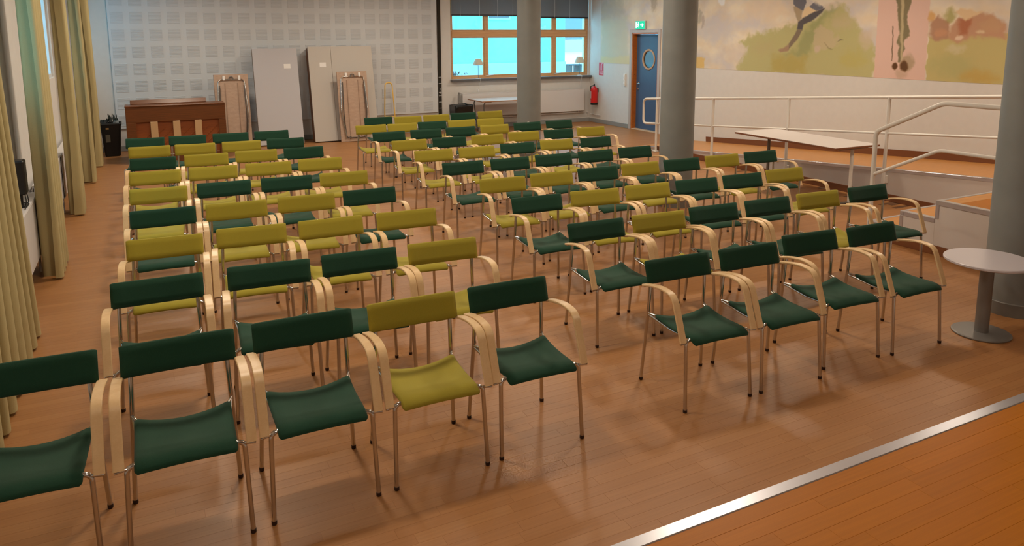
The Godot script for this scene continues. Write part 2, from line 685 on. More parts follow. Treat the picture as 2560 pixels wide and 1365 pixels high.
func build_floor() -> void:
	var fl := struct("floor", spanm(ROOM_L - 0.3, ROOM_R + 0.3, -0.25, -0.0012, ROOM_F - 0.3, ROOM_B + 0.3), M.subfloor, "honey brown strip parquet floor of the hall under the chairs")
	var w := 0.0667
	var lens := [0.46, 0.56, 0.66]
	var meshes := []
	for l in lens:
		meshes.append(strip_mesh(l, w))
	var r := RandomNumberGenerator.new()
	r.seed = 5
	var cand := []
	var rest := []
	for k in 5:
		rest.append(begin())
	var n := 0
	var dd := 1.2
	while dd < ROOM_B:
		var x := ROOM_L - r.randf() * 0.5
		while x < ROOM_R:
			var k := r.randi() % 3
			var tone := r.randi() % 5
			var c := Vector3(x + lens[k] / 2, 0, -(dd + w / 2))
			x += lens[k]
			if c.x > 8.6 and dd < 11.5:
				continue
			if c.x - lens[k] / 2 < ROOM_L or c.x + lens[k] / 2 > ROOM_R:
				var a := maxf(c.x - lens[k] / 2, ROOM_L)
				var b := minf(c.x + lens[k] / 2, ROOM_R)
				add_strip_top(rest[tone], Vector3((a + b) / 2, 0, c.z), b - a, w)
			elif dd > 2.2 and in_view(c.x, dd, 0.0):
				cand.append([c, k, tone, Vector2(c.x, dd).length()])
			else:
				add_strip_top(rest[tone], c, lens[k], w)
		dd += w
	cand.sort_custom(func(p, q): return p[3] < q[3])
	for c in cand:
		if n < 296:
			part("parquet_strip", meshes[c[1]], M["parquet_%d" % c[2]], fl, c[0])
			n += 1
		else:
			add_strip_top(rest[c[2]], c[0], lens[c[1]], w)
	var mesh := ArrayMesh.new()
	for k in 5:
		mesh = rest[k].commit(mesh)
	var o := MeshInstance3D.new()
	o.name = "parquet_field"
	o.mesh = mesh
	for k in 5:
		o.set_surface_override_material(k, M["parquet_%d" % k])
	o.set_meta("kind", "stuff")
	fl.add_child(o)

# ------------------------------------------------------------------ shell
func build_shell() -> void:
	struct("ceiling", spanm(ROOM_L - 0.3, ROOM_R + 0.3, CEIL, CEIL + 0.25, ROOM_F - 0.3, ROOM_B + 0.3), M.ceiling_paint, "plain white ceiling above the hall")
	struct("wall_front", spanm(ROOM_L - 0.3, ROOM_R + 0.3, 0, CEIL, ROOM_F - 0.3, ROOM_F), M.wall_paint, "plain wall behind the stage, outside the view")

func wall_with_holes(along0: float, along1: float, y1: float, holes: Array, make: Callable) -> ArrayMesh:
	# holes: [a0, a1, y0, y1] sorted along; make(st, a0, a1, y0, y1) adds a block
	var st := begin()
	var a := along0
	for h in holes:
		if h[0] > a:
			make.call(st, a, h[0], 0.0, y1)
		if h[2] > 0.0:
			make.call(st, h[0], h[1], 0.0, h[2])
		if h[3] < y1:
			make.call(st, h[0], h[1], h[3], y1)
		a = h[1]
	if a < along1:
		make.call(st, a, along1, 0.0, y1)
	return st.commit()

func build_back_wall() -> void:
	var wx0 := 6.38
	var wx1 := 10.06
	var wy0 := 1.16
	var wy1 := 3.15
	var wb := struct("wall_back", wall_with_holes(ROOM_L - 0.3, ROOM_R + 0.3, CEIL, [[wx0, wx1, wy0, wy1]], func(st, a0, a1, y0, y1): span(st, a0, a1, y0, y1, ROOM_B, ROOM_B + 0.3)), M.wall_paint, "white back wall with acoustic panel on the left and wide window on the right")
	# acoustic panel with its fields of slots
	var px0 := -0.415
	var px1 := 6.03
	var py0 := 0.43
	var board := part("acoustic_panel", spanm(px0, px1, py0, CEIL - 0.02, ROOM_B - 0.045, ROOM_B - 0.001, 0.004), M.acoustic_board, wb)
	board.set_meta("label", "white acoustic panel covered in squares of slots")
	var st := begin()
	for k in 9:
		add_box(st, at(Vector3(0, -0.096 + 0.024 * k, 0)), Vector3(0.215, 0.0185, 0.006), 0.0015)
	add_box(st, at(Vector3(0, 0, -0.0035)), Vector3(0.215, 0.21, 0.001))
	var field := st.commit()
	var rows := 8
	for j in rows:
		for i in 20:
			part("slotted_square", field, M.perforated, board, Vector3(-0.262 + i * 0.319, 0.587 + j * 0.319, -(ROOM_B - 0.0475)))
	# channel with brackets beside the panel
	var ch := part("service_channel", spanm(6.06, 6.13, 0.12, CEIL - 0.02, ROOM_B - 0.03, ROOM_B - 0.001), mat("channel_dark", Color(0.13, 0.11, 0.07), 0.8), wb)
	ch.set_meta("label", "narrow dark service channel")
	for y in [0.52, 0.66, 0.80, 0.88, 1.08, 1.22, 0.38]:
		part("clip", boxm(Vector3(0.07, 0.008, 0.012), 0.002), M.cord_white, ch, Vector3(6.095, y, -(ROOM_B - 0.036)))
	part("cable_loop", tubem(fillet([Vector3(6.08, 0.98, -(ROOM_B - 0.036)), Vector3(6.115, 0.93, -(ROOM_B - 0.04)), Vector3(6.10, 0.85, -(ROOM_B - 0.036))], 0.03), 0.004, 6), M.cord_white, ch)
	# skirting
	struct("baseboard_back", spanm(6.14, ROOM_R, 0, 0.1, ROOM_B - 0.016, ROOM_B, 0.004), M.skirting, "grey skirting along the foot of the back wall")
	struct("baseboard_rear", spanm(ROOM_L, 6.05, 0, 0.1, ROOM_B - 0.016, ROOM_B, 0.004), M.skirting, "grey skirting under the acoustic panel")
	# window
	var win := Node3D.new()
	win.name = "window_1"
	tag(win, "wide timber window with eight panes in the back wall", "window", "", "structure")
	add_child(win)
	var D := ROOM_B + 0.09
	st = begin()
	span(st, wx0, wx0 + 0.055, wy0, wy1, D - 0.04, D + 0.05, 0.004)
	span(st, wx1 - 0.055, wx1, wy0, wy1, D - 0.04, D + 0.05, 0.004)
	span(st, wx0 + 0.055, wx1 - 0.055, wy0, wy0 + 0.05, D - 0.04, D + 0.05, 0.004)
	span(st, wx0 + 0.055, wx1 - 0.055, wy1 - 0.06, wy1, D - 0.04, D + 0.05, 0.004)
	part("frame", st.commit(), M.window_wood, win)
	part("transom", spanm(wx0 + 0.05, wx1 - 0.05, 2.115, 2.255, D - 0.055, D + 0.05, 0.006), M.window_wood, win)
	var xs := [wx0 + 0.05, 7.285, 8.19, 9.11, wx1 - 0.05]
	for k in [1, 2, 3]:
		part("mullion", spanm(xs[k] - 0.045, xs[k] + 0.045, wy0 + 0.05, 2.12, D - 0.045, D + 0.045, 0.005), M.window_wood, win)
		part("mullion", spanm(xs[k] - 0.045, xs[k] + 0.045, 2.25, wy1 - 0.05, D - 0.045, D + 0.045, 0.005), M.window_wood, win)
	for k in 4:
		for lv in [[wy0 + 0.05, 2.117], [2.253, wy1 - 0.06]]:
			var x0: float = xs[k] + (0.04 if k > 0 else 0.0)
			var x1: float = xs[k + 1] - (0.04 if k < 3 else 0.0)
			var s := begin()
			var fw := 0.028
			span(s, x0, x0 + fw, lv[0], lv[1], D - 0.025, D + 0.03, 0.003)
			span(s, x1 - fw, x1, lv[0], lv[1], D - 0.025, D + 0.03, 0.003)
			span(s, x0 + fw, x1 - fw, lv[0], lv[0] + fw, D - 0.025, D + 0.03, 0.003)
			span(s, x0 + fw, x1 - fw, lv[1] - fw, lv[1], D - 0.025, D + 0.03, 0.003)
			var sash := part("sash", s.commit(), M.window_wood, win)
			part("pane", spanm(x0 + fw, x1 - fw, lv[0] + fw, lv[1] - fw, D - 0.003, D + 0.003), M.pane_glass, sash)
	for x in [7.30, 9.13]:
		part("window_stay", tubem([Vector3(x - 0.03, 1.215, -(D - 0.06)), Vector3(x + 0.03, 1.222, -(D - 0.065)), Vector3(x + 0.16, 1.238, -(D - 0.06))], 0.009, 6), mat("white_metal", Color(0.85, 0.85, 0.84), 0.3, 0.3), win)
	part("sill", spanm(wx0 - 0.02, ROOM_R - 0.001, wy0 - 0.05, wy0 - 0.001, ROOM_B - 0.12, ROOM_B + 0.06, 0.006), M.sill_stone, win)
	# venetian blind
	var bl := thing("venetian_blind", "dark grey venetian blind lowered over the top of the back window", "blind", Vector3(0, 0, 0))
	st = begin()
	for k in 22:
		var y := 2.63 + 0.022 * k
		for sx in [[wx0 + 0.03, 8.2, 0.0], [8.21, wx1 - 0.03, -0.035]]:
			add_box(st, Transform3D(Basis(Vector3.RIGHT, 1.2), Vector3((sx[0] + sx[1]) / 2, y + sx[2], -(ROOM_B - 0.005))), Vector3(sx[1] - sx[0], 0.0012, 0.026))
	var sl := part("slats", st.commit(), M.blind_slat, bl)
	sl.set_meta("kind", "stuff")
	part("bottom_rail", spanm(wx0 + 0.03, 8.2, 2.585, 2.622, ROOM_B - 0.018, ROOM_B + 0.008, 0.004), M.blind_rail, bl)
	part("bottom_rail", spanm(8.21, wx1 - 0.03, 2.548, 2.586, ROOM_B - 0.018, ROOM_B + 0.008, 0.004), M.blind_rail, bl)
	for x in [6.62, 7.1, 7.55, 7.95, 8.62, 9.08, 9.5]:
		part("ladder_cord", tubem([Vector3(x, 2.57, -(ROOM_B - 0.022)), Vector3(x, 3.1, -(ROOM_B - 0.022))], 0.003, 5), M.cord_white, bl)
	# radiator below the window
	radiator_back()

func radiator_back() -> void:
	var t := thing("radiator", "long white panel radiator on the back wall below the window", "radiator", Vector3(8.24, 0.29, -(ROOM_B - 0.085)))
	part("front_panel", boxm(Vector3(3.28, 0.54, 0.02), 0.006), M.radiator_paint, t, Vector3(0, 0.27, 0.04))
	part("rear_panel", boxm(Vector3(3.28, 0.54, 0.02), 0.006), M.radiator_paint, t, Vector3(0, 0.27, -0.03))
	part("top_grille", boxm(Vector3(3.28, 0.012, 0.1), 0.004), M.radiator_paint, t, Vector3(0, 0.54, 0.005))
	part("pipe", tubem([Vector3(1.5, -0.04, 0), Vector3(1.5, 0.02, 0)], 0.012, 8), M.radiator_paint, t)
	part("pipe", tubem([Vector3(-1.6, -0.04, 0.0), Vector3(1.78, -0.04, 0.0), Vector3(1.78, -0.04, -0.07)], 0.011, 8), M.radiator_paint, t)
	for x in [-1.2, 0.0, 1.2]:
		part("bracket", boxm(Vector3(0.03, 0.3, 0.045), 0.003), M.radiator_paint, t, Vector3(x, 0.27, -0.06))

# ------------------------------------------------------------------ left side
func build_left_side() -> void:
	var holes := [[6.3, 7.4, 1.6, 3.1], [11.2, 12.1, 1.6, 3.1], [14.2, 15.4, 1.6, 3.1]]
	struct("wall_left", wall_with_holes(ROOM_F, ROOM_B, CEIL, holes, func(st, a0, a1, y0, y1): span(st, ROOM_L - 0.3, ROOM_L, y0, y1, a0, a1)), M.wall_paint, "white left wall with high windows behind green curtains")
	struct("baseboard_left", spanm(ROOM_L, ROOM_L + 0.016, 0, 0.1, 1.8, ROOM_B - 0.017, 0.004), M.skirting, "grey skirting along the left wall")
	var n := 2
	for h in holes:
		var win := Node3D.new()
		win.name = "window_%d" % n
		n += 1
		tag(win, "high white framed window in the left wall between curtains", "window", "left wall windows", "structure")
		add_child(win)
		var x0 := ROOM_L - 0.1
		var x1 := ROOM_L - 0.03
		var st := begin()
		var f := 0.05
		span(st, x0, x1, h[2], h[2] + f, h[0], h[1], 0.004)
		span(st, x0, x1, h[3] - f, h[3], h[0], h[1], 0.004)
		span(st, x0, x1, h[2] + f, h[3] - f, h[0], h[0] + f, 0.004)
		span(st, x0, x1, h[2] + f, h[3] - f, h[1] - f, h[1], 0.004)
		part("frame", st.commit(), mat("light_frame", Color(0.82, 0.84, 0.85), 0.5), win)
		part("pane", spanm(x0 + 0.03, x0 + 0.036, h[2] + f, h[3] - f, h[0] + f, h[1] - f), M.pane_glass, win)
	# radiators under the windows
	var rows := [[3.3, 5.5], [5.75, 7.95], [8.3, 10.1], [10.35, 12.15], [12.4, 14.2]]
	var lab := ["white radiator with flat top behind the nearest curtain", "white radiator between the two nearest curtains, black speaker on top", "white radiator between the second and third curtains from the front", "white radiator between the third and fourth curtains from the front", "white radiator between the two farthest curtains"]
	for k in rows.size():
		var r: Array = rows[k]
		var t := thing("radiator", lab[k], "radiator", Vector3(ROOM_L + 0.08, 0.2, -(r[0] + r[1]) / 2), 0, "radiators on the left wall")
		var l: float = r[1] - r[0]
		part("front_panel", boxm(Vector3(0.018, 0.52, l), 0.005), M.radiator_paint, t, Vector3(0.045, 0.26, 0))
		part("rear_panel", boxm(Vector3(0.018, 0.52, l), 0.005), M.radiator_paint, t, Vector3(-0.025, 0.26, 0))
		part("top_grille", boxm(Vector3(0.09, 0.012, l), 0.004), M.radiator_paint, t, Vector3(0.01, 0.528, 0))
		for s in [-1, 1]:
			part("end_panel", boxm(Vector3(0.085, 0.52, 0.012), 0.003), M.radiator_paint, t, Vector3(0.010, 0.26, s * (l / 2 - 0.006)))
			part("bracket", boxm(Vector3(0.04, 0.3, 0.03), 0.002), M.radiator_paint, t, Vector3(-0.054, 0.3, s * (l / 2 - 0.25)))
			part("pipe", tubem([Vector3(0.02, 0.02, s * (l / 2 - 0.1)), Vector3(0.02, -0.2, s * (l / 2 - 0.1))], 0.011, 8), M.radiator_paint, t)
	# curtains: [d from, d to, x wall side, x room side, folds]
	var cs := [[4.3, 6.28, -0.89, -0.76, 8], [7.5, 8.2, -0.89, -0.72, 4], [10.18, 10.6, -0.86, -0.69, 3], [12.42, 12.85, -0.83, -0.66, 3], [13.95, 14.4, -0.80, -0.62, 3]]
	var cl := ["pale green curtain nearest the camera at the left edge", "pale green curtain second from the front on the left wall", "pale green curtain third from the front on the left wall", "pale green curtain fourth from the front on the left wall", "farthest pale green curtain, next to the tall black bin"]
	for k in cs.size():
		var c: Array = cs[k]
		var t := thing("curtain", cl[k], "curtain", Vector3((c[2] + c[3]) / 2, 0.02, -(c[0] + c[1]) / 2), 0, "green curtains on the left wall")
		var l: float = c[1] - c[0]
		var amp: float = (c[3] - c[2]) / 2
		var nn: int = c[4] * 18
		var grid := []
		var rr := RandomNumberGenerator.new()
		rr.seed = 40 + k
		var ph := []
		for i in c[4] + 2:
			ph.append(rr.randf_range(-0.35, 0.35))
		for j in 13:
			var y := 3.22 * j / 12.0
			var line := []
			for i in nn + 1:
				var u := float(i) / nn
				var a: float = u * c[4] * TAU
				var fi := int(u * c[4])
				var wob: float = lerpf(ph[fi], ph[fi + 1], u * c[4] - fi)
				var gather := lerpf(1.0, 0.82, float(j) / 12.0)
				var s := sin(a + wob + 0.25 * sin(y * 1.3 + fi))
				line.append(Vector3((absf(s) ** 0.8 * signf(s)) * amp * gather, y, -(u - 0.5) * l + (0.26 * y * u if k == 0 else 0.03 * y * u) + 0.02 * sin(a * 2.0 + wob)))
			grid.append(line)
		var st := begin()
		smooth_grid(st, grid, false)
		part("cloth", st.commit(), M.curtain, t)
		part("heading_tape", boxm(Vector3(amp * 1.6, 0.05, l), 0.004), M.curtain, t, Vector3(0, 3.22, 0))
	struct("trim_1", spanm(-0.80, -0.74, 3.3, 3.33, 2.0, 15.6, 0.004), M.radiator_paint, "white curtain rail along the left wall")
	# black loudspeaker standing on the second radiator
	var sp := thing("speaker", "small black speaker with dangling cables on the radiator between curtains", "speaker", Vector3(-0.945, 0.738, -7.28))
	part("cabinet", boxm(Vector3(0.1, 0.29, 0.14), 0.012), M.black_plastic, sp, Vector3(0, 0.25, 0))
	part("stand", boxm(Vector3(0.09, 0.012, 0.12), 0.003), M.black_plastic, sp, Vector3(0, 0.008, 0))
	part("stand", tubem([Vector3(0, 0.012, 0), Vector3(0, 0.11, 0)], 0.012), M.black_plastic, sp)
	part("cable", tubem(fillet([Vector3(0.03, 0.14, 0.05), Vector3(0.045, 0.06, 0.09), Vector3(0.03, 0.01, 0.05), Vector3(0.04, 0.006, 0.16)], 0.04), 0.004, 6), M.dark_rubber, sp)
	part("cable", tubem(fillet([Vector3(0.03, 0.14, -0.04), Vector3(0.05, 0.05, 0.0), Vector3(0.035, 0.008, -0.08), Vector3(-0.02, 0.006, -0.15)], 0.04), 0.004, 6), M.dark_rubber, sp)

# ------------------------------------------------------------------ right side
func build_right_side() -> void:
	var d0 := 13.02
	var d1 := 13.97
	var h := 2.19
	struct("wall_right", wall_with_holes(ROOM_F, ROOM_B, CEIL, [[d0, d1, 0.0, h]], func(st, a0, a1, y0, y1): span(st, ROOM_R, ROOM_R + 0.3, y0, y1, a0, a1)), M.wall_paint, "white right wall with painted mural above and blue door at the far end")
	struct("baseboard_right", spanm(ROOM_R - 0.016, ROOM_R, 0, 0.1, d1 + 0.09, ROOM_B - 0.017, 0.004), M.skirting, "grey skirting between the blue door and the far corner")
	# door
	var dr := Node3D.new()
	dr.name = "door_1"
	tag(dr, "blue door with round porthole window and oak jamb in the right wall", "door", "", "structure")
	add_child(dr)
	var st := begin()
	span(st, ROOM_R - 0.018, ROOM_R + 0.002, 0, h + 0.08, d1, d1 + 0.085, 0.004)
	span(st, ROOM_R - 0.018, ROOM_R + 0.002, 0, h + 0.08, d0 - 0.085, d0, 0.004)
	span(st, ROOM_R - 0.018, ROOM_R + 0.002, h, h + 0.08, d0, d1, 0.004)
	part("architrave", st.commit(), M.frame_paint, dr)
	st = begin()
	span(st, ROOM_R, ROOM_R + 0.2, 0, h, d1 - 0.03, d1, 0.002)
	span(st, ROOM_R, ROOM_R + 0.2, 0, h, d0, d0 + 0.03, 0.002)
	span(st, ROOM_R, ROOM_R + 0.2, h - 0.03, h, d0 + 0.03, d1 - 0.03, 0.002)
	part("jamb", st.commit(), M.jamb_wood, dr)
	part("threshold", spanm(ROOM_R - 0.01, ROOM_R + 0.2, 0.0, 0.022, d0 + 0.03, d1 - 0.03, 0.004), mat("threshold_wood", Color(0.80, 0.68, 0.55), 0.5), dr)
	# leaf with a round hole: polygon with a slit to the circle
	var lc := Vector2(-(d0 + d1) / 2.0, 1.60)
	var hw := (d1 - d0) / 2.0 - 0.034
	var rad := 0.20
	var poly := PackedVector2Array()
	poly.append_array([Vector2(lc.x - hw, 0.024), Vector2(lc.x + hw, 0.024), Vector2(lc.x + hw, h - 0.034)])
	poly.append(Vector2(lc.x + 0.0005, h - 0.034))
	for k in 49:
		var t := PI / 2 - TAU * k / 48.0
		var e := 0.0005 if k == 0 else (-0.0005 if k == 48 else 0.0)
		poly.append(lc + Vector2(cos(t) * rad + e, sin(t) * rad))
	poly.append(Vector2(lc.x - 0.0005, h - 0.034))
	poly.append(Vector2(lc.x - hw, h - 0.034))
	# the leaf lies in the z-y plane: prism along x
	var leaf := part("door_leaf", prismm(poly, -0.02, 0.02), M.door_blue, dr, Vector3(ROOM_R + 0.13, 0, 0), Vector3(0, -PI / 2, 0))
	leaf.rotation = Vector3(0, -PI / 2, 0)
	var ringm := lathem([Vector2(0.19, -0.03), Vector2(0.235, -0.03), Vector2(0.235, -0.03), Vector2(0.235, 0.026), Vector2(0.225, 0.034), Vector2(0.2, 0.034), Vector2(0.19, 0.026), Vector2(0.19, 0.026), Vector2(0.19, -0.03)], 40)
	part("porthole_ring", ringm, mat("ring_wood", Color(0.74, 0.60, 0.47), 0.45), dr, Vector3(ROOM_R + 0.13, 1.60, -(d0 + d1) / 2), Vector3(0, 0, PI / 2))
	part("porthole_pane", lathem(sharp([Vector2(0, -0.004), Vector2(0.195, -0.004), Vector2(0.195, 0.004), Vector2(0, 0.004)]), 40), M.porthole_glass, dr, Vector3(ROOM_R + 0.13, 1.60, -(d0 + d1) / 2), Vector3(0, 0, PI / 2))
	var hx := ROOM_R + 0.13 - 0.022
	var hd := d1 - 0.12
	part("handle_plate", boxm(Vector3(0.01, 0.06, 0.05), 0.004), M.chrome, dr, Vector3(hx, 1.06, -hd))
	part("handle", tubem(fillet([Vector3(hx, 1.06, -hd), Vector3(hx - 0.055, 1.06, -hd), Vector3(hx - 0.06, 1.055, -(hd - 0.13))], 0.02), 0.010), M.chrome, dr)
	part("lock", lathem(sharp([Vector2(0, 0), Vector2(0.028, 0), Vector2(0.024, 0.018), Vector2(0, 0.02)]), 20), M.chrome, dr, Vector3(hx, 0.93, -hd), Vector3(0, 0, PI / 2))
	for y in [1.25, 1.45]:
		part("hinge_screw", lathem(sharp([Vector2(0, 0), Vector2(0.009, 0), Vector2(0.007, 0.003), Vector2(0, 0.003)]), 10), mat("screw_dark", Color(0.2, 0.12, 0.06), 0.5), dr, Vector3(ROOM_R + 0.06, y, -(d1 - 0.0305)), Vector3(PI / 2, 0, 0))
	# corridor wall seen through the porthole
	struct("wall_corridor", spanm(ROOM_R + 2.2, ROOM_R + 2.3, 0, 3.0, 11.5, 16.0), mat("corridor_paint", Color(0.55, 0.78, 0.85), 0.7), "pale blue corridor wall beyond the porthole")
	# exit sign above the door
	var ex := thing("exit_sign", "lit green emergency exit sign with white running figure above the blue door", "sign", Vector3(ROOM_R - 0.006, 2.36, -13.63))
	part("housing", boxm(Vector3(0.045, 0.19, 0.36), 0.006), mat("sign_case", Color(0.80, 0.86, 0.84), 0.4), ex, Vector3(-0.0235, 0.0, 0))
	var em := mat("exit_face", Color(1, 1, 1), 0.4)
	var face := exit_image()
	em.albedo_texture = face
	em.emission_enabled = true
	em.emission = Color(1, 1, 1)
	em.emission_texture = face
	em.emission_energy_multiplier = 1.6
	em.emission_operator = BaseMaterial3D.EMISSION_OP_MULTIPLY
	var fs := begin()
	plate(fs, Vector3(-0.0475, -0.085, -0.17), Vector3(0, 0, 0.34), Vector3(0, 0.17, 0))
	part("face", fs.commit(), em, ex)
	var el := AreaLight3D.new()
	el.name = "exit_light"
	el.area_size = Vector2(0.34, 0.17)
	el.light_color = Color(0.3, 1.0, 0.75)
	el.light_energy = 0.012
	el.shadow_enabled = true
	el.area_range = 20.0
	el.area_attenuation = 2.0
	el.position = Vector3(-0.052, 0, 0)
	el.rotation = Vector3(0, PI / 2, 0)
	ex.add_child(el)
	build_mural(d0, d1, h)
	# fire signs, extinguisher and switch box
	var s1 := thing("fire_sign", "two small red and white fire extinguisher signs above the extinguisher", "sign", Vector3(ROOM_R - 0.003, 1.17, -15.22))
	var f1 := mat("fire_sign_upper", Color(1, 1, 1), 0.4)
	f1.albedo_texture = fire_image(true)
	var f2 := mat("fire_sign_lower", Color(1, 1, 1), 0.4)
	f2.albedo_texture = fire_image(false)
	part("backing", boxm(Vector3(0.004, 0.32, 0.21), 0.001), M.label_white, s1, Vector3(0, 0.16, 0))
	fs = begin()
	plate(fs, Vector3(-0.0025, 0.115, -0.1), Vector3(0, 0, 0.2), Vector3(0, 0.2, 0))
	part("upper_sign", fs.commit(), f1, s1)
	fs = begin()
	plate(fs, Vector3(-0.0025, 0.005, -0.1), Vector3(0, 0, 0.2), Vector3(0, 0.1, 0))
	part("lower_sign", fs.commit(), f2, s1)
	var fe := thing("fire_extinguisher", "red fire extinguisher hung on the white wall beside the back window", "extinguisher", Vector3(ROOM_R - 0.11, 0.45, -15.36))
	var cyl := lathem([Vector2(0, 0.05), Vector2(0.083, 0.05), Vector2(0.083, 0.05), Vector2(0.085, 0.06), Vector2(0.085, 0.36), Vector2(0.078, 0.40), Vector2(0.055, 0.435), Vector2(0.028, 0.45), Vector2(0.022, 0.46)], 28)
	part("cylinder", cyl, M.red_paint, fe)
	part("foot_ring", lathem(sharp([Vector2(0, 0), Vector2(0.08, 0), Vector2(0.086, 0.006), Vector2(0.086, 0.05), Vector2(0, 0.05)]), 28), M.dark_rubber, fe)
	part("valve", boxm(Vector3(0.03, 0.05, 0.04), 0.006), M.dark_rubber, fe, Vector3(0, 0.475, 0))
	part("lever", tubem(fillet([Vector3(0, 0.49, 0.0), Vector3(-0.02, 0.525, 0.05), Vector3(-0.06, 0.50, 0.085)], 0.02), 0.008), M.dark_rubber, fe)
	part("hose", tubem(fillet([Vector3(0, 0.47, -0.02), Vector3(-0.03, 0.46, -0.11), Vector3(-0.03, 0.30, -0.105), Vector3(-0.03, 0.12, -0.1)], 0.06), 0.011), M.dark_rubber, fe)
	var lab := begin()
	var lr := []
	for j in 2:
		var row := []
		for i in 9:
			var t := deg_to_rad(150 + 60.0 * i / 8.0)
			row.append(Vector3(cos(t) * 0.0865, 0.16 + 0.17 * j, sin(t) * 0.0865))
		lr.append(row)
	smooth_grid(lab, lr, false)
	part("paper_label", lab.commit(), mat("extinguisher_label", Color(0.88, 0.82, 0.80), 0.5), fe, Vector3.ZERO, Vector3(0, -0.5, 0))
	part("wall_bracket", boxm(Vector3(0.03, 0.1, 0.06), 0.004), M.dark_rubber, fe, Vector3(0.095, 0.36, 0))
	var sw := thing("switch_box", "white vertical switch box on the wall left of the blue door frame", "switch", Vector3(ROOM_R, 0.98, -14.22))
	part("cover", boxm(Vector3(0.035, 0.28, 0.075), 0.006), mat("switch_white", Color(0.86, 0.85, 0.83), 0.4), sw, Vector3(-0.0175, 0.14, 0))
	for y in [0.07, 0.16, 0.23]:
		part("rocker", boxm(Vector3(0.008, 0.05, 0.05), 0.003), M.label_white, sw, Vector3(-0.038, y, 0))
	# conduit pipes near the floor at the corner
	var cp := thing("pipe_clip", "small white pipe ends low on the wall under the extinguisher", "pipe", Vector3(ROOM_R, 0.2, -15.45))
	part("pipe", tubem([Vector3(-0.03, 0, 0.25), Vector3(-0.03, 0, -0.2)], 0.011), M.radiator_paint, cp)
	for z in [0.1, -0.08]:
		part("collar", boxm(Vector3(0.03, 0.03, 0.02), 0.004), M.radiator_paint, cp, Vector3(-0.0155, 0, z))

# a flat rectangle with UVs, facing -x when u = +z and v = +y
func plate(st: SurfaceTool, o: Vector3, u: Vector3, v: Vector3) -> void:
	var n := u.cross(v).normalized()
	var c := [o, o + u, o + u + v, o + v]
	var uv := [Vector2(0, 1), Vector2(1, 1), Vector2(1, 0), Vector2(0, 0)]
	for k in [0, 2, 1, 0, 3, 2]:
		st.set_normal(n)
		st.set_uv(uv[k])
		st.add_vertex(c[k])

# --- small painter used for signs and the mural
func paint_poly(img: Image, pts: PackedVector2Array, c: Color, soft := 0.7, wobble: FastNoiseLite = null, amount := 0.0) -> void:
	var r := Rect2(pts[0], Vector2.ZERO)
	for p in pts:
		r = r.expand(p)
	r = r.grow(soft + amount + 1)
	var x0 := maxi(0, int(r.position.x))
	var y0 := maxi(0, int(r.position.y))
	var x1 := mini(img.get_width() - 1, int(r.end.x))
	var y1 := mini(img.get_height() - 1, int(r.end.y))
	var n := pts.size()
	for y in range(y0, y1 + 1):
		for x in range(x0, x1 + 1):
			var q := Vector2(x + 0.5, y + 0.5)
			if wobble:
				q += Vector2(wobble.get_noise_2d(x, y), wobble.get_noise_2d(x + 900, y - 400)) * amount
			var inside := Geometry2D.is_point_in_polygon(q, pts)
			var dist := 1e9
			for k in n:
				var a := pts[k]
				var ab := pts[(k + 1) % n] - a
				var t := clampf((q - a).dot(ab) / maxf(ab.length_squared(), 1e-6), 0, 1)
				dist = minf(dist, q.distance_squared_to(a + ab * t))
			dist = sqrt(dist)
			var al := smoothstep(-soft, soft, dist if inside else -dist) * c.a
			if al > 0.003:
				var o := img.get_pixel(x, y)
				img.set_pixel(x, y, o.lerp(Color(c.r, c.g, c.b), al))

func ell(c: Vector2, rx: float, ry: float, n := 14) -> PackedVector2Array:
	var a := PackedVector2Array()
	for k in n:
		a.append(c + Vector2(cos(TAU * k / n) * rx, sin(TAU * k / n) * ry))
	return a

func pv(a: Array, s := Vector2.ONE, o := Vector2.ZERO) -> PackedVector2Array:
	var p := PackedVector2Array()
	for k in range(0, a.size(), 2):
		p.append(Vector2(a[k], a[k + 1]) * s + o)
	return p

func exit_image() -> ImageTexture:
	var img := Image.create(128, 64, false, Image.FORMAT_RGB8)
	img.fill(Color(0.02, 0.55, 0.40))
	var w := Color(0.9, 1.0, 0.96)
	# running figure, doorway and arrow
	paint_poly(img, ell(Vector2(40, 13), 5, 5), w)
	paint_poly(img, pv([34, 20, 44, 19, 47, 36, 38, 38]), w)
	paint_poly(img, pv([44, 21, 55, 30, 53, 33, 43, 27]), w)
	paint_poly(img, pv([35, 21, 24, 29, 26, 33, 37, 27]), w)
	paint_poly(img, pv([43, 35, 54, 42, 52, 56, 48, 56, 48, 45, 39, 39]), w)
	paint_poly(img, pv([38, 36, 34, 48, 22, 53, 21, 49, 30, 44, 35, 34]), w)
	paint_poly(img, pv([6, 8, 18, 8, 18, 56, 6, 56]), w)
	paint_poly(img, pv([66, 28, 92, 28, 92, 16, 116, 32, 92, 48, 92, 36, 66, 36]), w)
	return ImageTexture.create_from_image(img)

func fire_image(upper: bool) -> ImageTexture:
	var img := Image.create(64, 64, false, Image.FORMAT_RGB8)
	img.fill(Color(0.80, 0.16, 0.22))
	var w := Color(0.93, 0.90, 0.93)
	if upper:
		paint_poly(img, pv([26, 20, 38, 20, 39, 58, 25, 58]), w)
		paint_poly(img, pv([28, 12, 36, 12, 36, 20, 28, 20]), w)
		paint_poly(img, pv([36, 10, 48, 6, 49, 9, 37, 14]), w)
	else:
		for y in [12, 28, 44]:
			paint_poly(img, pv([8, y, 56, y, 56, y + 6, 8, y + 6]), w)
	return ImageTexture.create_from_image(img)

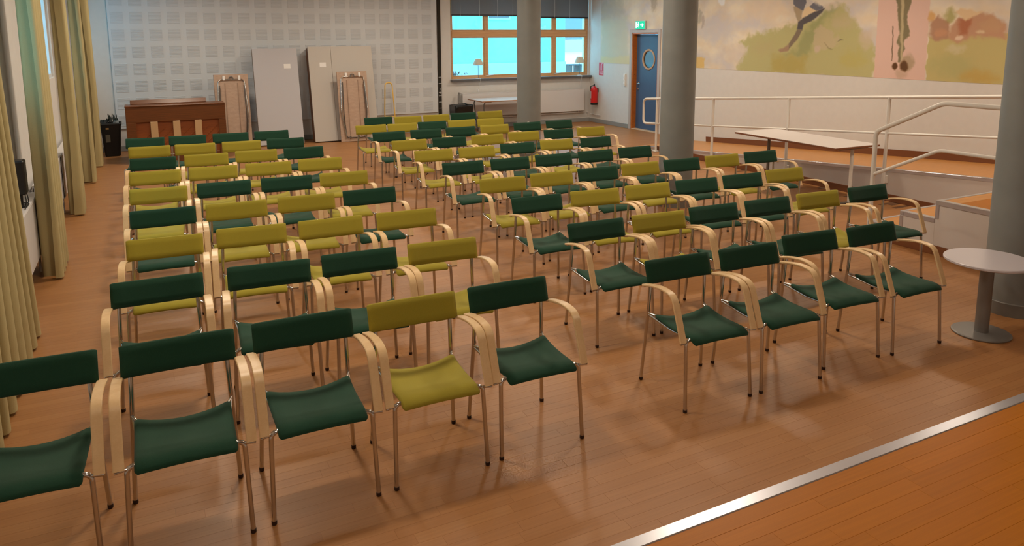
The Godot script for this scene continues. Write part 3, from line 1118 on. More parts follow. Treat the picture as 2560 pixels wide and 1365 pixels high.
func build_mural(d0: float, d1: float, h: float) -> void:
	var DL := 15.26
	var DR := 3.4
	var Y0 := 1.48
	var Y1 := CEIL - 0.01
	var W := 2000
	var H := 324
	var img := Image.create(W, H, false, Image.FORMAT_RGB8)
	var n1 := FastNoiseLite.new()
	n1.seed = 71
	n1.frequency = 0.006
	n1.fractal_octaves = 4
	var n2 := FastNoiseLite.new()
	n2.seed = 72
	n2.frequency = 0.02
	n2.fractal_octaves = 3
	var cream := Color(0.90, 0.855, 0.77)
	var lilac := Color(0.80, 0.775, 0.765)
	var sand := Color(0.86, 0.78, 0.66)
	for y in H:
		for x in W:
			var a := clampf(0.5 + n1.get_noise_2d(x, y * 1.4) * 1.3, 0, 1)
			var b := clampf(0.35 + n2.get_noise_2d(x * 0.6, y) * 1.2, 0, 1)
			img.set_pixel(x, y, cream.lerp(lilac, a).lerp(sand, b * 0.5))
	var s := Vector2(-W / (DL - DR), -H / (Y1 - Y0))
	var o := Vector2(W * DL / (DL - DR), H * Y1 / (Y1 - Y0))
	var wob := FastNoiseLite.new()
	wob.seed = 73
	wob.frequency = 0.03
	wob.fractal_octaves = 3
	var green := Color(0.72, 0.70, 0.49)
	var paint := func(a: Array, c: Color, soft: float, am: float): paint_poly(img, pv(a, s, o), c, soft, wob, am)
	var dot := func(dd: float, y: float, rd: float, ry: float, c: Color, soft: float, am: float): paint_poly(img, ell(Vector2(dd, y) * s + o, rd * absf(s.x), ry * absf(s.y)), c, soft, wob, am)
	# far end: thin green-grey wash and yellow edge
	paint.call([15.24, 2.5, 14.19, 2.57, 14.12, 1.46, 15.26, 1.46], Color(0.77, 0.77, 0.68, 0.75), 18.0, 14.0)
	paint.call([15.26, 1.62, 13.9, 1.66, 13.9, 1.46, 15.26, 1.46], Color(0.85, 0.80, 0.60, 0.7), 9.0, 8.0)
	paint.call([15.26, 2.9, 14.4, 3.0, 14.3, 2.6, 15.26, 2.5], Color(0.70, 0.68, 0.60, 0.5), 16.0, 14.0)
	dot.call(13.2, 2.9, 0.1, 0.25, Color(0.62, 0.56, 0.48, 0.6), 8.0, 10.0)
	dot.call(12.3, 2.75, 0.16, 0.3, Color(0.86, 0.76, 0.5, 0.6), 9.0, 10.0)
	# pale patches
	dot.call(11.2, 2.2, 0.5, 0.2, Color(0.78, 0.765, 0.77, 0.6), 24.0, 20.0)
	dot.call(10.7, 1.8, 0.4, 0.15, Color(0.80, 0.75, 0.71, 0.6), 20.0, 16.0)
	dot.call(10.0, 2.6, 0.5, 0.2, Color(0.88, 0.80, 0.70, 0.6), 24.0, 20.0)
	dot.call(11.72, 2.5, 0.06, 0.13, Color(0.60, 0.58, 0.50, 0.55), 6.0, 10.0)
	dot.call(11.62, 2.4, 0.05, 0.12, Color(0.64, 0.58, 0.54, 0.55), 5.0, 9.0)
	# green meadow
	paint.call([10.39, 2.11, 10.58, 1.97, 10.39, 1.90, 10.66, 1.44, 7.70, 1.44, 7.70, 1.93, 8.01, 2.23, 8.34, 2.60, 8.79, 2.45, 9.20, 2.33, 9.72, 2.23], green, 9.0, 12.0)
	paint.call([9.47, 1.80, 9.25, 1.86, 9.10, 2.15, 8.70, 2.51, 8.41, 2.60, 8.70, 2.37, 8.92, 1.98, 9.0, 1.79], Color(0.55, 0.58, 0.38, 0.6), 12.0, 12.0)
	paint.call([9.78, 1.76, 8.99, 1.78, 9.05, 1.48, 9.76, 1.47], Color(0.68, 0.60, 0.28, 0.55), 16.0, 14.0)
	dot.call(10.0, 1.9, 0.3, 0.12, Color(0.72, 0.67, 0.48, 0.6), 18.0, 14.0)
	dot.call(8.1, 1.75, 0.25, 0.12, Color(0.72, 0.68, 0.38, 0.6), 18.0, 14.0)
	dot.call(8.35, 2.32, 0.22, 0.12, Color(0.76, 0.70, 0.56, 0.7), 18.0, 14.0)
	dot.call(7.88, 2.05, 0.12, 0.13, Color(0.80, 0.73, 0.65, 0.7), 12.0, 10.0)
	# stooping figure: bare legs, dark shorts and stocking
	paint.call([9.14, 2.55, 9.01, 2.60, 8.83, 2.52, 8.87, 2.45, 9.03, 2.44, 9.16, 2.36], Color(0.90, 0.80, 0.64), 3.0, 3.0)
	paint.call([9.35, 2.60, 9.22, 2.63, 9.16, 2.55, 9.16, 2.41, 9.21, 2.33, 9.29, 2.45], Color(0.68, 0.61, 0.50), 3.0, 3.0)
	paint.call([9.36, 2.80, 9.12, 2.80, 9.08, 2.67, 9.14, 2.53, 9.28, 2.60, 9.35, 2.64], Color(0.42, 0.42, 0.46), 2.0, 2.0)
	paint.call([9.01, 2.59, 8.89, 2.69, 8.73, 2.58, 8.75, 2.55, 8.87, 2.52], Color(0.44, 0.44, 0.48), 2.0, 2.0)
	paint.call([9.13, 2.41, 9.02, 2.46, 8.76, 2.55, 8.69, 2.56, 8.75, 2.49, 8.95, 2.36, 9.11, 2.31, 9.14, 2.21, 9.25, 2.23, 9.22, 2.35], Color(0.34, 0.32, 0.33), 2.5, 2.0)
	paint.call([9.24, 2.23, 9.14, 2.21, 9.22, 2.06, 9.37, 1.92, 9.42, 1.87, 9.41, 1.98, 9.31, 2.11], Color(0.50, 0.44, 0.37), 2.5, 2.0)
	paint.call([9.64, 1.87, 9.39, 1.97, 9.41, 1.87, 9.58, 1.83], Color(0.64, 0.53, 0.43), 3.0, 3.0)
	paint.call([9.16, 2.9, 8.6, 3.1, 8.5, 2.66, 8.75, 2.6, 9.0, 2.7], Color(0.90, 0.87, 0.80, 0.8), 6.0, 8.0)
	# pale goat-like shape in the grass
	paint.call([8.89, 2.21, 8.78, 2.29, 8.49, 2.17, 8.37, 2.05, 8.39, 1.93, 8.59, 1.89, 8.79, 1.92, 8.88, 1.98], Color(0.76, 0.70, 0.56, 0.85), 6.0, 12.0)
	dot.call(8.80, 1.90, 0.07, 0.06, Color(0.80, 0.72, 0.64, 0.9), 5.0, 6.0)
	paint.call([8.66, 2.0, 8.58, 1.92, 8.5, 1.89, 8.57, 1.90], Color(0.50, 0.45, 0.34, 0.8), 3.0, 3.0)
	paint.call([8.40, 2.02, 8.36, 2.06, 8.30, 2.05, 8.36, 2.04], Color(0.40, 0.36, 0.28, 0.9), 2.0, 2.0)
	# white oval with dark centre
	dot.call(11.11, 2.82, 0.11, 0.14, Color(0.90, 0.91, 0.92), 4.0, 4.0)
	dot.call(11.11, 2.86, 0.06, 0.05, Color(0.30, 0.24, 0.20), 3.0, 4.0)
	# pink upright band with dripping brown-green figure
	paint.call([7.72, 3.5, 6.90, 3.5, 6.87, 1.40, 7.70, 1.40], Color(0.86, 0.73, 0.68), 1.5, 1.5)
	dot.call(7.16, 1.72, 0.10, 0.12, Color(0.66, 0.58, 0.46, 0.8), 6.0, 8.0)
	paint.call([7.48, 2.98, 7.19, 2.96, 7.18, 2.62, 7.19, 2.51, 7.22, 2.28, 7.16, 2.19, 7.18, 2.11, 7.23, 2.07, 7.25, 1.98, 7.22, 1.92, 7.27, 1.73, 7.31, 1.73, 7.33, 1.85, 7.31, 1.95, 7.35, 2.02, 7.31, 2.14, 7.36, 2.26, 7.38, 2.37, 7.39, 2.49], Color(0.50, 0.46, 0.34), 2.5, 5.0)
	paint.call([7.36, 2.86, 7.31, 2.86, 7.27, 2.28, 7.24, 1.76, 7.27, 1.76, 7.32, 2.28], Color(0.76, 0.70, 0.55, 0.85), 2.5, 3.0)
	paint.call([7.445, 2.25, 7.43, 2.25, 7.41, 1.75, 7.42, 1.75], Color(0.40, 0.33, 0.25), 1.5, 2.0)
	dot.call(7.36, 1.66, 0.045, 0.055, Color(0.36, 0.22, 0.09), 3.0, 3.0)
	dot.call(7.21, 1.67, 0.065, 0.075, Color(0.38, 0.25, 0.12), 4.0, 3.0)
	dot.call(7.24, 1.55, 0.10, 0.05, Color(0.72, 0.62, 0.52, 0.6), 7.0, 8.0)
	# right scene: meadow, red-brown crouching shapes, cream cloth
	paint.call([6.87, 2.10, 3.3, 2.25, 3.3, 1.40, 6.86, 1.40], Color(0.75, 0.70, 0.47), 2.0, 6.0)
	dot.call(6.5, 1.70, 0.30, 0.15, Color(0.68, 0.67, 0.45, 0.6), 20.0, 14.0)
	dot.call(6.1, 1.56, 0.25, 0.08, Color(0.74, 0.60, 0.28, 0.6), 14.0, 10.0)
	paint.call([6.86, 2.33, 6.76, 2.39, 6.57, 2.30, 6.57, 2.08, 6.75, 2.04, 6.86, 2.11], Color(0.70, 0.54, 0.43), 5.0, 6.0)
	dot.call(6.70, 2.15, 0.10, 0.05, Color(0.78, 0.58, 0.44, 0.8), 5.0, 5.0)
	paint.call([6.60, 2.14, 6.44, 2.35, 6.17, 2.41, 6.01, 2.37, 5.82, 2.26, 5.80, 2.06, 5.98, 2.08, 6.25, 2.10, 6.41, 2.01, 6.55, 2.05], Color(0.75, 0.58, 0.46), 6.0, 7.0)
	paint.call([6.44, 2.33, 6.26, 2.35, 6.32, 2.13, 6.43, 2.11, 6.45, 2.22], Color(0.68, 0.43, 0.30), 6.0, 5.0)
	dot.call(6.02, 2.24, 0.15, 0.10, Color(0.76, 0.61, 0.47, 0.85), 10.0, 10.0)
	dot.call(6.42, 2.08, 0.05, 0.03, Color(0.88, 0.78, 0.68), 3.0, 5.0)
	dot.call(6.14, 2.16, 0.05, 0.03, Color(0.84, 0.74, 0.60), 3.0, 5.0)
	paint.call([6.51, 2.43, 6.44, 2.48, 6.11, 2.42, 6.25, 2.35, 6.37, 2.32], Color(0.87, 0.76, 0.60), 4.0, 5.0)
	dot.call(6.85, 2.39, 0.05, 0.06, Color(0.82, 0.62, 0.36, 0.8), 4.0, 5.0)
	dot.call(6.58, 2.38, 0.08, 0.10, Color(0.60, 0.58, 0.30, 0.7), 8.0, 8.0)
	dot.call(6.46, 1.93, 0.14, 0.05, Color(0.80, 0.76, 0.62, 0.75), 8.0, 10.0)
	paint.call([5.6, 2.3, 4.4, 2.5, 3.6, 2.3, 3.6, 2.05, 4.6, 2.0, 5.6, 2.1], Color(0.68, 0.50, 0.36, 0.8), 10.0, 14.0)
	paint.call([11.82, 1.70, 11.53, 1.69, 11.55, 1.47, 11.84, 1.46], Color(0.86, 0.72, 0.42, 0.9), 4.0, 4.0)
	var tex := ImageTexture.create_from_image(img)
	var mm := mat("mural_paint", Color(1, 1, 1), 0.7)
	mm.albedo_texture = tex
	var st := begin()
	var xf := ROOM_R - 0.004
	for r in [[d1 + 0.087, DL, Y0, Y1], [d0 - 0.087, d1 + 0.087, h + 0.082, Y1], [DR, d0 - 0.087, Y0, Y1]]:
		var c := [Vector3(xf, r[2], -r[1]), Vector3(xf, r[2], -r[0]), Vector3(xf, r[3], -r[0]), Vector3(xf, r[3], -r[1])]
		for k in [0, 2, 1, 0, 3, 2]:
			st.set_normal(Vector3.LEFT)
			st.set_uv(Vector2((DL + c[k].z) / (DL - DR), (Y1 - c[k].y) / (Y1 - Y0)))
			st.add_vertex(c[k])
		# lower edge, 3 mm thick
		var e := [Vector3(xf, r[2], -r[0]), Vector3(xf, r[2], -r[1]), Vector3(ROOM_R - 0.0005, r[2], -r[1]), Vector3(ROOM_R - 0.0005, r[2], -r[0])]
		for k in [0, 2, 1, 0, 3, 2]:
			st.set_normal(Vector3.DOWN)
			st.set_uv(Vector2((DL + e[k].z) / (DL - DR), 1.0))
			st.add_vertex(e[k])
	var mu := MeshInstance3D.new()
	mu.name = "mural"
	mu.mesh = st.commit()
	mu.material_override = mm
	tag(mu, "long painted mural of meadow and figures on the right wall", "mural")
	add_child(mu)

# ------------------------------------------------------------------ outdoors
func build_outdoors() -> void:
	var snow := mat("snow", Color(0.93, 0.94, 0.95), 0.8)
	struct("ground_back", spanm(-6, 120, 0.0, 0.3, ROOM_B + 0.4, 160), snow, "snow covered courtyard beyond the back window")
	struct("ground_left", spanm(-40, ROOM_L - 0.4, 0.0, 0.3, -20, 40), snow, "snow covered ground beyond the left windows")
	struct("ground_right", spanm(ROOM_R + 0.31, ROOM_R + 3.0, -0.25, -0.02, 10.0, ROOM_B + 0.35), snow, "ground beyond the blue door")
	var b := thing("courtyard_building", "turquoise rendered building wing across the courtyard", "building", Vector3(9.0, 0.3, -24.0))
	part("wall", boxm(Vector3(11.0, 7.0, 0.4), 0.01), mat("turquoise_render", Color(0.40, 0.86, 0.86), 0.8), b, Vector3(-0.2, 3.5, -0.2))
	part("plinth", boxm(Vector3(11.0, 0.88, 0.08), 0.01), mat("plinth_grey", Color(0.55, 0.60, 0.68), 0.8), b, Vector3(-0.2, 0.44, 0.04))
	var wf := part("window", boxm(Vector3(0.9, 1.2, 0.1), 0.01), mat("far_frame", Color(0.55, 0.62, 0.66), 0.6), b, Vector3(2.55, 3.0, 0.03))
	part("pane", boxm(Vector3(0.78, 1.08, 0.02), 0.004), mat("far_glass", Color(0.22, 0.30, 0.33), 0.08), wf, Vector3(0, 0, 0.055))
	var f := thing("far_building", "grey building beyond the snow behind the back window", "building", Vector3(40, 0.3, -75))
	part("wall", boxm(Vector3(40, 14, 6), 0.05), mat("far_render", Color(0.42, 0.47, 0.50), 0.8), f, Vector3(0, 8.4, 0))
	part("base", boxm(Vector3(40, 1.4, 6.1), 0.02), mat("far_base", Color(0.70, 0.72, 0.74), 0.8), f, Vector3(0, 0.7, 0))
	var seam := mat("far_seam", Color(0.28, 0.36, 0.42), 0.6)
	for x in [-8.0, -4.5]:
		part("downpipe", boxm(Vector3(0.5, 14, 0.3), 0.05), seam, f, Vector3(x, 8.4, 3.1))
	var blocker := thing("added_sky_blocker", "unseen pale block added beyond the left windows to cut their sky light", "building", Vector3(-8.0, 0.3, -11.0))  # added out of view to dim the sky light on the curtains
	part("wall", boxm(Vector3(1.0, 9.0, 22.0), 0.02), mat("sky_blocker_face", Color(0.62, 0.66, 0.68), 0.8), blocker, Vector3(0, 4.5, 0))
	part("plinth", boxm(Vector3(1.1, 0.8, 22.1), 0.02), mat("sky_blocker_base", Color(0.45, 0.47, 0.50), 0.8), blocker, Vector3(0, 0.4, 0))
	# bench and shrub outside
	var bt := thing("garden_table", "dark garden table standing in the snow outside the window", "table", Vector3(15.75, 0.3, -25.6))
	part("tabletop", boxm(Vector3(0.95, 0.05, 0.6), 0.01), mat("wet_timber", Color(0.10, 0.13, 0.15), 0.6), bt, Vector3(0, 0.68, 0))
	for x in [-0.3, 0.05, 0.35]:
		part("leg", boxm(Vector3(0.08, 0.66, 0.4), 0.01), M.wet_timber, bt, Vector3(x, 0.33, 0))
	var sh := thing("shrub", "dark leafless shrub at the lower left pane of the back window", "shrub", Vector3(7.02, 0.3, -17.4))
	var st := begin()
	var r := RandomNumberGenerator.new()
	r.seed = 9
	for k in 70:
		var base := Vector3(r.randf_range(-0.18, 0.18), 0, r.randf_range(-0.15, 0.15))
		var tip := base + Vector3(r.randf_range(-0.35, 0.3), r.randf_range(0.55, 1.0), r.randf_range(-0.2, 0.2))
		add_tube(st, [base, base.lerp(tip, 0.5) + Vector3(0, 0.08, 0), tip], 0.008, 5)
	part("twigs", st.commit(), mat("twig", Color(0.09, 0.12, 0.14), 0.8), sh).set_meta("kind", "stuff")
	st = begin()
	for k in 420:
		var p := Vector3(r.randfn(-0.05, 0.17), 0.42 + r.randf() * 0.5, r.randfn(0, 0.13))
		var a := Vector3(r.randf_range(-1, 1), r.randf_range(-1, 1), r.randf_range(-1, 1)).normalized() * 0.05
		var c := a.cross(Vector3(0.3, 0.8, 0.5)).normalized() * 0.02
		quad(st, p - a, p + c, p + a, p - c)
	part("leaves", st.commit(), mat("dark_leaf", Color(0.10, 0.15, 0.16), 0.7), sh).set_meta("kind", "stuff")

# ------------------------------------------------------------------ ramp, landing, stage and stairs
func ramp_h(dd: float) -> float:
	return clampf(0.0722 * (11.72 - dd), 0.0, STAGE)

func build_ramp_and_stairs() -> void:
	var rx := 8.6
	# ramp as a wedge
	var st := begin()
	var d0 := 4.24
	var d1 := 11.72
	var ya := ramp_h(d0)
	quad(st, Vector3(rx, ya, -d0), Vector3(ROOM_R, ya, -d0), Vector3(ROOM_R, 0.002, -d1), Vector3(rx, 0.002, -d1))
	quad(st, Vector3(rx, 0, -d0), Vector3(rx, ya, -d0), Vector3(rx, 0.002, -d1), Vector3(rx, 0, -d1))
	quad(st, Vector3(rx, 0, -d0), Vector3(ROOM_R, 0, -d0), Vector3(ROOM_R, ya, -d0), Vector3(rx, ya, -d0))
	var ramp := struct("ramp", st.commit(), M.ramp_wood, "orange wooden ramp rising along the right wall behind white rails")
	# white side wall with a metal edge and brown kick strip
	st = begin()
	prism_side(st, rx - 0.03, rx, [Vector2(d0 - 0.4, 0.0), Vector2(d0 - 0.4, STAGE), Vector2(d0, ya), Vector2(d1, 0.0)], 0.0)
	part("side_wall", st.commit(), M.ramp_paint, ramp)
	st = begin()
	var pts := []
	for dd in [d1 - 0.3, 10.0, 8.0, 6.0, d0]:
		pts.append(Vector3(rx - 0.008, ramp_h(dd) + 0.004, -dd))
	pts.append(Vector3(rx - 0.008, STAGE + 0.004, -3.0))
	for i in pts.size() - 1:
		var a: Vector3 = pts[i]
		var b: Vector3 = pts[i + 1]
		var mid := (a + b) / 2
		add_box(st, Transform3D(Basis(Vector3.RIGHT, -atan2(b.y - a.y, a.z - b.z) * -1.0 if false else atan2(a.y - b.y, b.z - a.z)), mid), Vector3(0.06, 0.045, (b - a).length()), 0.004)
	part("edge_trim", st.commit(), M.nosing_metal, ramp)
	part("kick_strip", spanm(rx - 0.042, rx - 0.03, 0.0, 0.095, 3.0, 11.0, 0.003), M.kick_brown, ramp)
	st = begin()
	for i in 6:
		var da := 4.3 + 1.2 * i
		var db := minf(da + 1.2, 11.4)
		var ha := ramp_h(da)
		var hb := ramp_h(db)
		add_box(st, Transform3D(Basis(Vector3.RIGHT, atan2(hb - ha, -(db - da)) if false else -atan2(ha - hb, db - da)), Vector3(ROOM_R - 0.008, (ha + hb) / 2 + 0.05, -(da + db) / 2)), Vector3(0.014, 0.1, (db - da) + 0.005))
	part("skirting", st.commit(), M.kick_brown, ramp)
	# landing beside the stairs and the stage that the camera stands on
	var stage := struct("stage", spanm(ROOM_L, ROOM_R, 0.0, STAGE - 0.0008, ROOM_F, 1.74), M.stage_wood, "raised orange wooden stage floor in the lower right corner")
	var landing := struct("landing", spanm(6.88, ROOM_R, 0.0, STAGE - 0.001, 1.74, 4.235), M.stage_wood, "raised wooden landing at the head of ramp and stairs")
	part("side_wall", spanm(6.845, 6.879, 0.0, STAGE - 0.001, 1.76, 4.43, 0.002), M.ramp_paint, landing)
	part("kick_strip", spanm(6.833, 6.845, 0.0, 0.095, 1.78, 4.43, 0.002), M.kick_brown, landing)
	part("edge_trim", spanm(6.835, 6.90, STAGE - 0.045, STAGE + 0.004, 1.78, 4.435, 0.004), M.nosing_metal, landing)
	var nose := part("edge_trim", spanm(ROOM_L, 6.83, STAGE - 0.05, STAGE + 0.003, 1.705, 1.755, 0.003), M.nosing_metal, stage)
	nose.set_meta("label", "brushed metal nosing along the stage edge")
	part("front_panel", spanm(ROOM_L, 6.83, 0.0, STAGE - 0.05, 1.74, 1.752), M.ramp_paint, stage)
	# strips of the stage floor near the edge
	var lens := [0.46, 0.56, 0.66]
	var ms := []
	for l in lens:
		ms.append(strip_mesh(l, 0.0667))
	var r := RandomNumberGenerator.new()
	r.seed = 17
	var dd := 0.57
	while dd < 1.63:
		var x := 0.2 - r.randf() * 0.5
		while x < 4.2:
			var k := r.randi() % 3
			var c := Vector3(x + lens[k] / 2, STAGE, -(dd + 0.0333))
			x += lens[k]
			part("parquet_strip", ms[k], M["stage_strip_%d" % (r.randi() % 3)], stage, c)
		dd += 0.0667
	part("parquet_strip", spanm(ROOM_L, 6.8, STAGE - 0.0007, STAGE, 1.638, 1.704), M.stage_wood, stage)
	# stairs
	var sw := thing("stairs", "low wooden steps with white sides and metal nosings beside the ramp", "stairs", Vector3.ZERO)
	sw.set_meta("label", "low wooden steps with white side and metal nosings beside the ramp")
	var edges := [5.16, 4.80, 4.43]
	for k in 3:
		var y1 := 0.18 * (k + 1)
		var near: float = edges[k + 1] if k < 2 else 4.236
		part("tread", spanm(6.90, 8.44, y1 - 0.03, y1, near, edges[k] - 0.02, 0.002), M.ramp_wood, sw)
		part("riser", spanm(6.88, 8.44, y1 - 0.18, y1 - 0.03, edges[k] - 0.04, edges[k] - 0.012), M.ramp_paint, sw)
		part("nosing", spanm(6.84, 8.44, y1 - 0.04, y1 + 0.003, edges[k] - 0.04, edges[k] + 0.004, 0.004), M.nosing_metal, sw)
		part("side_wall", spanm(6.845, 6.88, 0.0, y1 - 0.035, near if k < 2 else 4.432, edges[k] - 0.002, 0.002), M.ramp_paint, sw)
		part("side_trim", spanm(6.838, 6.905, y1 - 0.045, y1 + 0.002, near + 0.002, edges[k] - 0.042, 0.004), M.nosing_metal, sw)
		part("corner_trim", spanm(6.838, 6.885, y1 - 0.18, y1 - 0.042, edges[k] - 0.035, edges[k] + 0.003, 0.003), M.nosing_metal, sw)
	part("kick_strip", spanm(6.833, 6.845, 0.0, 0.095, 4.43, 5.15, 0.002), M.kick_brown, sw)
	# ramp rail
	var rail := thing("ramp_railing", "long white tubular railing with two rails along the ramp", "railing", Vector3.ZERO)
	var X := 8.52
	var top := func(q: float) -> Vector3: return Vector3(X, 0.98 + 0.0768 * (10.98 - q), -q)
	var low := func(q: float) -> Vector3: return top.call(q) - Vector3(0, 0.46, 0)
	part("rail_loop", tubem(fillet([top.call(3.2), top.call(11.38), low.call(11.38), low.call(11.0)], 0.09, 6), 0.022, 12), M.rail_paint, rail)
	part("lower_rail", tubem([low.call(11.05), low.call(3.2)], 0.016, 10), M.rail_paint, rail)
	for q in [10.98, 9.48, 7.88, 6.25, 4.65, 3.3]:
		var t: Vector3 = top.call(q)
		var foot := maxf(ramp_h(q) - 0.16, 0.0)
		var pole := part("post", tubem([t, Vector3(X, foot, -q)], 0.022, 12), M.rail_paint, rail)
		if foot > 0.03:
			part("mounting_plate", boxm(Vector3(0.04, 0.1, 0.07), 0.004), M.rail_paint, pole, Vector3(X + 0.03, foot + 0.05, -q))
		else:
			part("base_plate", boxm(Vector3(0.1, 0.012, 0.1), 0.003), M.rail_paint, pole, Vector3(X, 0.008, -q))
	# stair handrail
	var hr := thing("stair_handrail", "white stair handrail that climbs and then runs level beside the steps", "railing", Vector3.ZERO)
	var hx := 6.93
	part("rail_loop", tubem(fillet([Vector3(hx, 0.0, -5.21), Vector3(hx, 1.12, -5.21), Vector3(hx, 1.475, -4.50), Vector3(hx, 1.475, -2.2)], 0.06, 5), 0.024, 12), M.rail_paint, hr)
	part("lower_rail", tubem(fillet([Vector3(hx, 0.66, -5.21), Vector3(hx, 1.015, -4.50), Vector3(hx, 1.015, -2.2)], 0.05, 5), 0.018, 10), M.rail_paint, hr)
	part("post", tubem([Vector3(hx, STAGE + 0.001, -2.3), Vector3(hx, 1.475, -2.3)], 0.022, 12), M.rail_paint, hr)
	part("base_plate", boxm(Vector3(0.1, 0.012, 0.1), 0.003), M.rail_paint, hr, Vector3(hx, 0.006, -5.21))

func prism_side(st: SurfaceTool, x0: float, x1: float, poly: Array, lift: float) -> void:
	# polygon in (d, y), pushed along x
	var n := poly.size()
	for k in range(1, n - 1):
		var a := Vector3(0, poly[0].y + lift, -poly[0].x)
		var b := Vector3(0, poly[k].y + lift, -poly[k].x)
		var c := Vector3(0, poly[k + 1].y + lift, -poly[k + 1].x)
		tri(st, a + Vector3(x0, 0, 0), b + Vector3(x0, 0, 0), c + Vector3(x0, 0, 0))
		tri(st, a + Vector3(x1, 0, 0), c + Vector3(x1, 0, 0), b + Vector3(x1, 0, 0))
	for k in n:
		var a := Vector3(x0, poly[k].y + lift, -poly[k].x)
		var b := Vector3(x0, poly[(k + 1) % n].y + lift, -poly[(k + 1) % n].x)
		var e := Vector3(x1 - x0, 0, 0)
		quad(st, a, a + e, b + e, b)

# ------------------------------------------------------------------ columns
func build_columns() -> void:
	var labs := ["grey round column at the right edge behind the round white table", "grey round column in the middle, standing among the right rows of chairs", "grey round column in front of the back window"]
	var cs := [[6.0, 3.19, 0.215], [6.0, 7.32, 0.21], [6.1, 11.46, 0.206]]
	for k in 3:
		var c: Array = cs[k]
		var t := thing("column", labs[k], "column", Vector3(c[0], 0, -c[1]), 0, "grey columns")
		part("shaft", lathem([Vector2(c[2], 0.0), Vector2(c[2], CEIL)], 56), M.column_paint, t)
		part("base_collar", lathem(sharp([Vector2(c[2], 0.0), Vector2(c[2] + 0.009, 0.0), Vector2(c[2] + 0.009, 0.10), Vector2(c[2] + 0.004, 0.106), Vector2(c[2], 0.106)]), 56), M.column_base, t)
		if k == 2:
			part("sticker", lathem(sharp([Vector2(0, 0), Vector2(0.035, 0), Vector2(0.035, 0.002), Vector2(0, 0.002)]), 20), M.label_white, t, Vector3(-0.105, 0.63, 0.178), Vector3(PI / 2, 0, 0.0)).rotation = Vector3(PI / 2, -0.53, 0)

# ------------------------------------------------------------------ chairs
var proto := {}

func seat_f(u: float, v: float) -> Vector3:
	var e := 0.462 - 0.115 * v + 0.16 * v * v - 0.07 * v * v * v
	if v > 0.86:
		e -= (v - 0.86) * (v - 0.86) * 1.4
	var dish := 0.040 * pow(clampf(1.0 - v, 0, 1.2), 1.4) * (1.0 - u * u)
	var crown := 0.006 * (1.0 - u * u) * smoothstep(0.5, 1.0, v)
	return Vector3(u * (0.202 - 0.004 * v), e - dish + crown - 0.011, 0.005 + v * 0.392)

func back_f(u: float, v: float) -> Vector3:
	var n := Vector3(0, 0.295, 0.955)
	var p := Vector3(u * 0.241, 0.645 + 0.1375 * v, -0.0425 * v)
	return p - n * (0.024 * (1.0 - u * u) + 0.013)

func make_chair(color: String, arms: bool) -> Node3D:
	var t := Node3D.new()
	t.name = "armchair" if arms else "side_chair"
	var fab: Material = M.fabric_green if color == "g" else M.fabric_olive
	part("seat", pad(seat_f, 8, 10, 0.024, 0.06), fab, t)
	part("backrest", pad(func(u, v): return back_f(-u, v), 10, 4, 0.026, 0.08), fab, t)
	for s in [-1.0, 1.0]:
		var fl := part("leg", tubem(fillet([Vector3(s * 0.237, 0.014, 0.381), Vector3(s * 0.226, 0.417, 0.352), Vector3(s * 0.16, 0.420, 0.345)], 0.04, 5), 0.0108, 10), M.chrome, t)
		part("glide", lathem(sharp([Vector2(0, 0), Vector2(0.011, 0), Vector2(0.0125, 0.004), Vector2(0.0125, 0.018), Vector2(0, 0.018)]), 12), M.glide, fl, Vector3(s * 0.237, 0, 0.381))
		var rl := part("leg", tubem([Vector3(s * 0.231, 0.014, -0.0755), Vector3(s * 0.21, 0.45, -0.045), Vector3(s * 0.203, 0.64, -0.036), Vector3(s * 0.20, 0.765, -0.079)], 0.0108, 10), M.chrome, t)
		part("glide", lathem(sharp([Vector2(0, 0), Vector2(0.011, 0), Vector2(0.0125, 0.004), Vector2(0.0125, 0.018), Vector2(0, 0.018)]), 12), M.glide, rl, Vector3(s * 0.231, 0, -0.0755))
		part("seat_rail", tubem([Vector3(s * 0.17, 0.408, 0.35), Vector3(s * 0.185, 0.405, 0.15), Vector3(s * 0.209, 0.437, -0.045)], 0.008, 8), M.chrome, t)
		part("seat_bracket", tubem([Vector3(s * 0.213, 0.446, -0.043), Vector3(s * 0.19, 0.445, 0.02)], 0.007, 6), M.chrome, t)
		if arms:
			var st := begin()
			var line := fillet([Vector3(0, 0.640, -0.025), Vector3(0, 0.660, 0.06), Vector3(0, 0.675, 0.16), Vector3(0, 0.664, 0.272), Vector3(0, 0.415, 0.367)], 0.055, 6)
			add_strip(st, line, s * 0.254, 0.043, 0.013)
			var am := part("armrest", st.commit(), M.birch_ply, t)
			part("arm_bracket", tubem([Vector3(s * 0.203, 0.644, -0.034), Vector3(s * 0.262, 0.636, -0.016)], 0.008, 8), M.chrome, am)
			part("arm_bracket", tubem([Vector3(s * 0.226, 0.412, 0.357), Vector3(s * 0.272, 0.410, 0.366)], 0.007, 8), M.chrome, am)
	part("front_rail", tubem([Vector3(-0.165, 0.420, 0.345), Vector3(0.165, 0.420, 0.345)], 0.0105, 10), M.chrome, t)
	return t

const ORD := ["", "first", "second", "third", "fourth", "fifth", "sixth", "seventh", "eighth", "ninth", "tenth"]

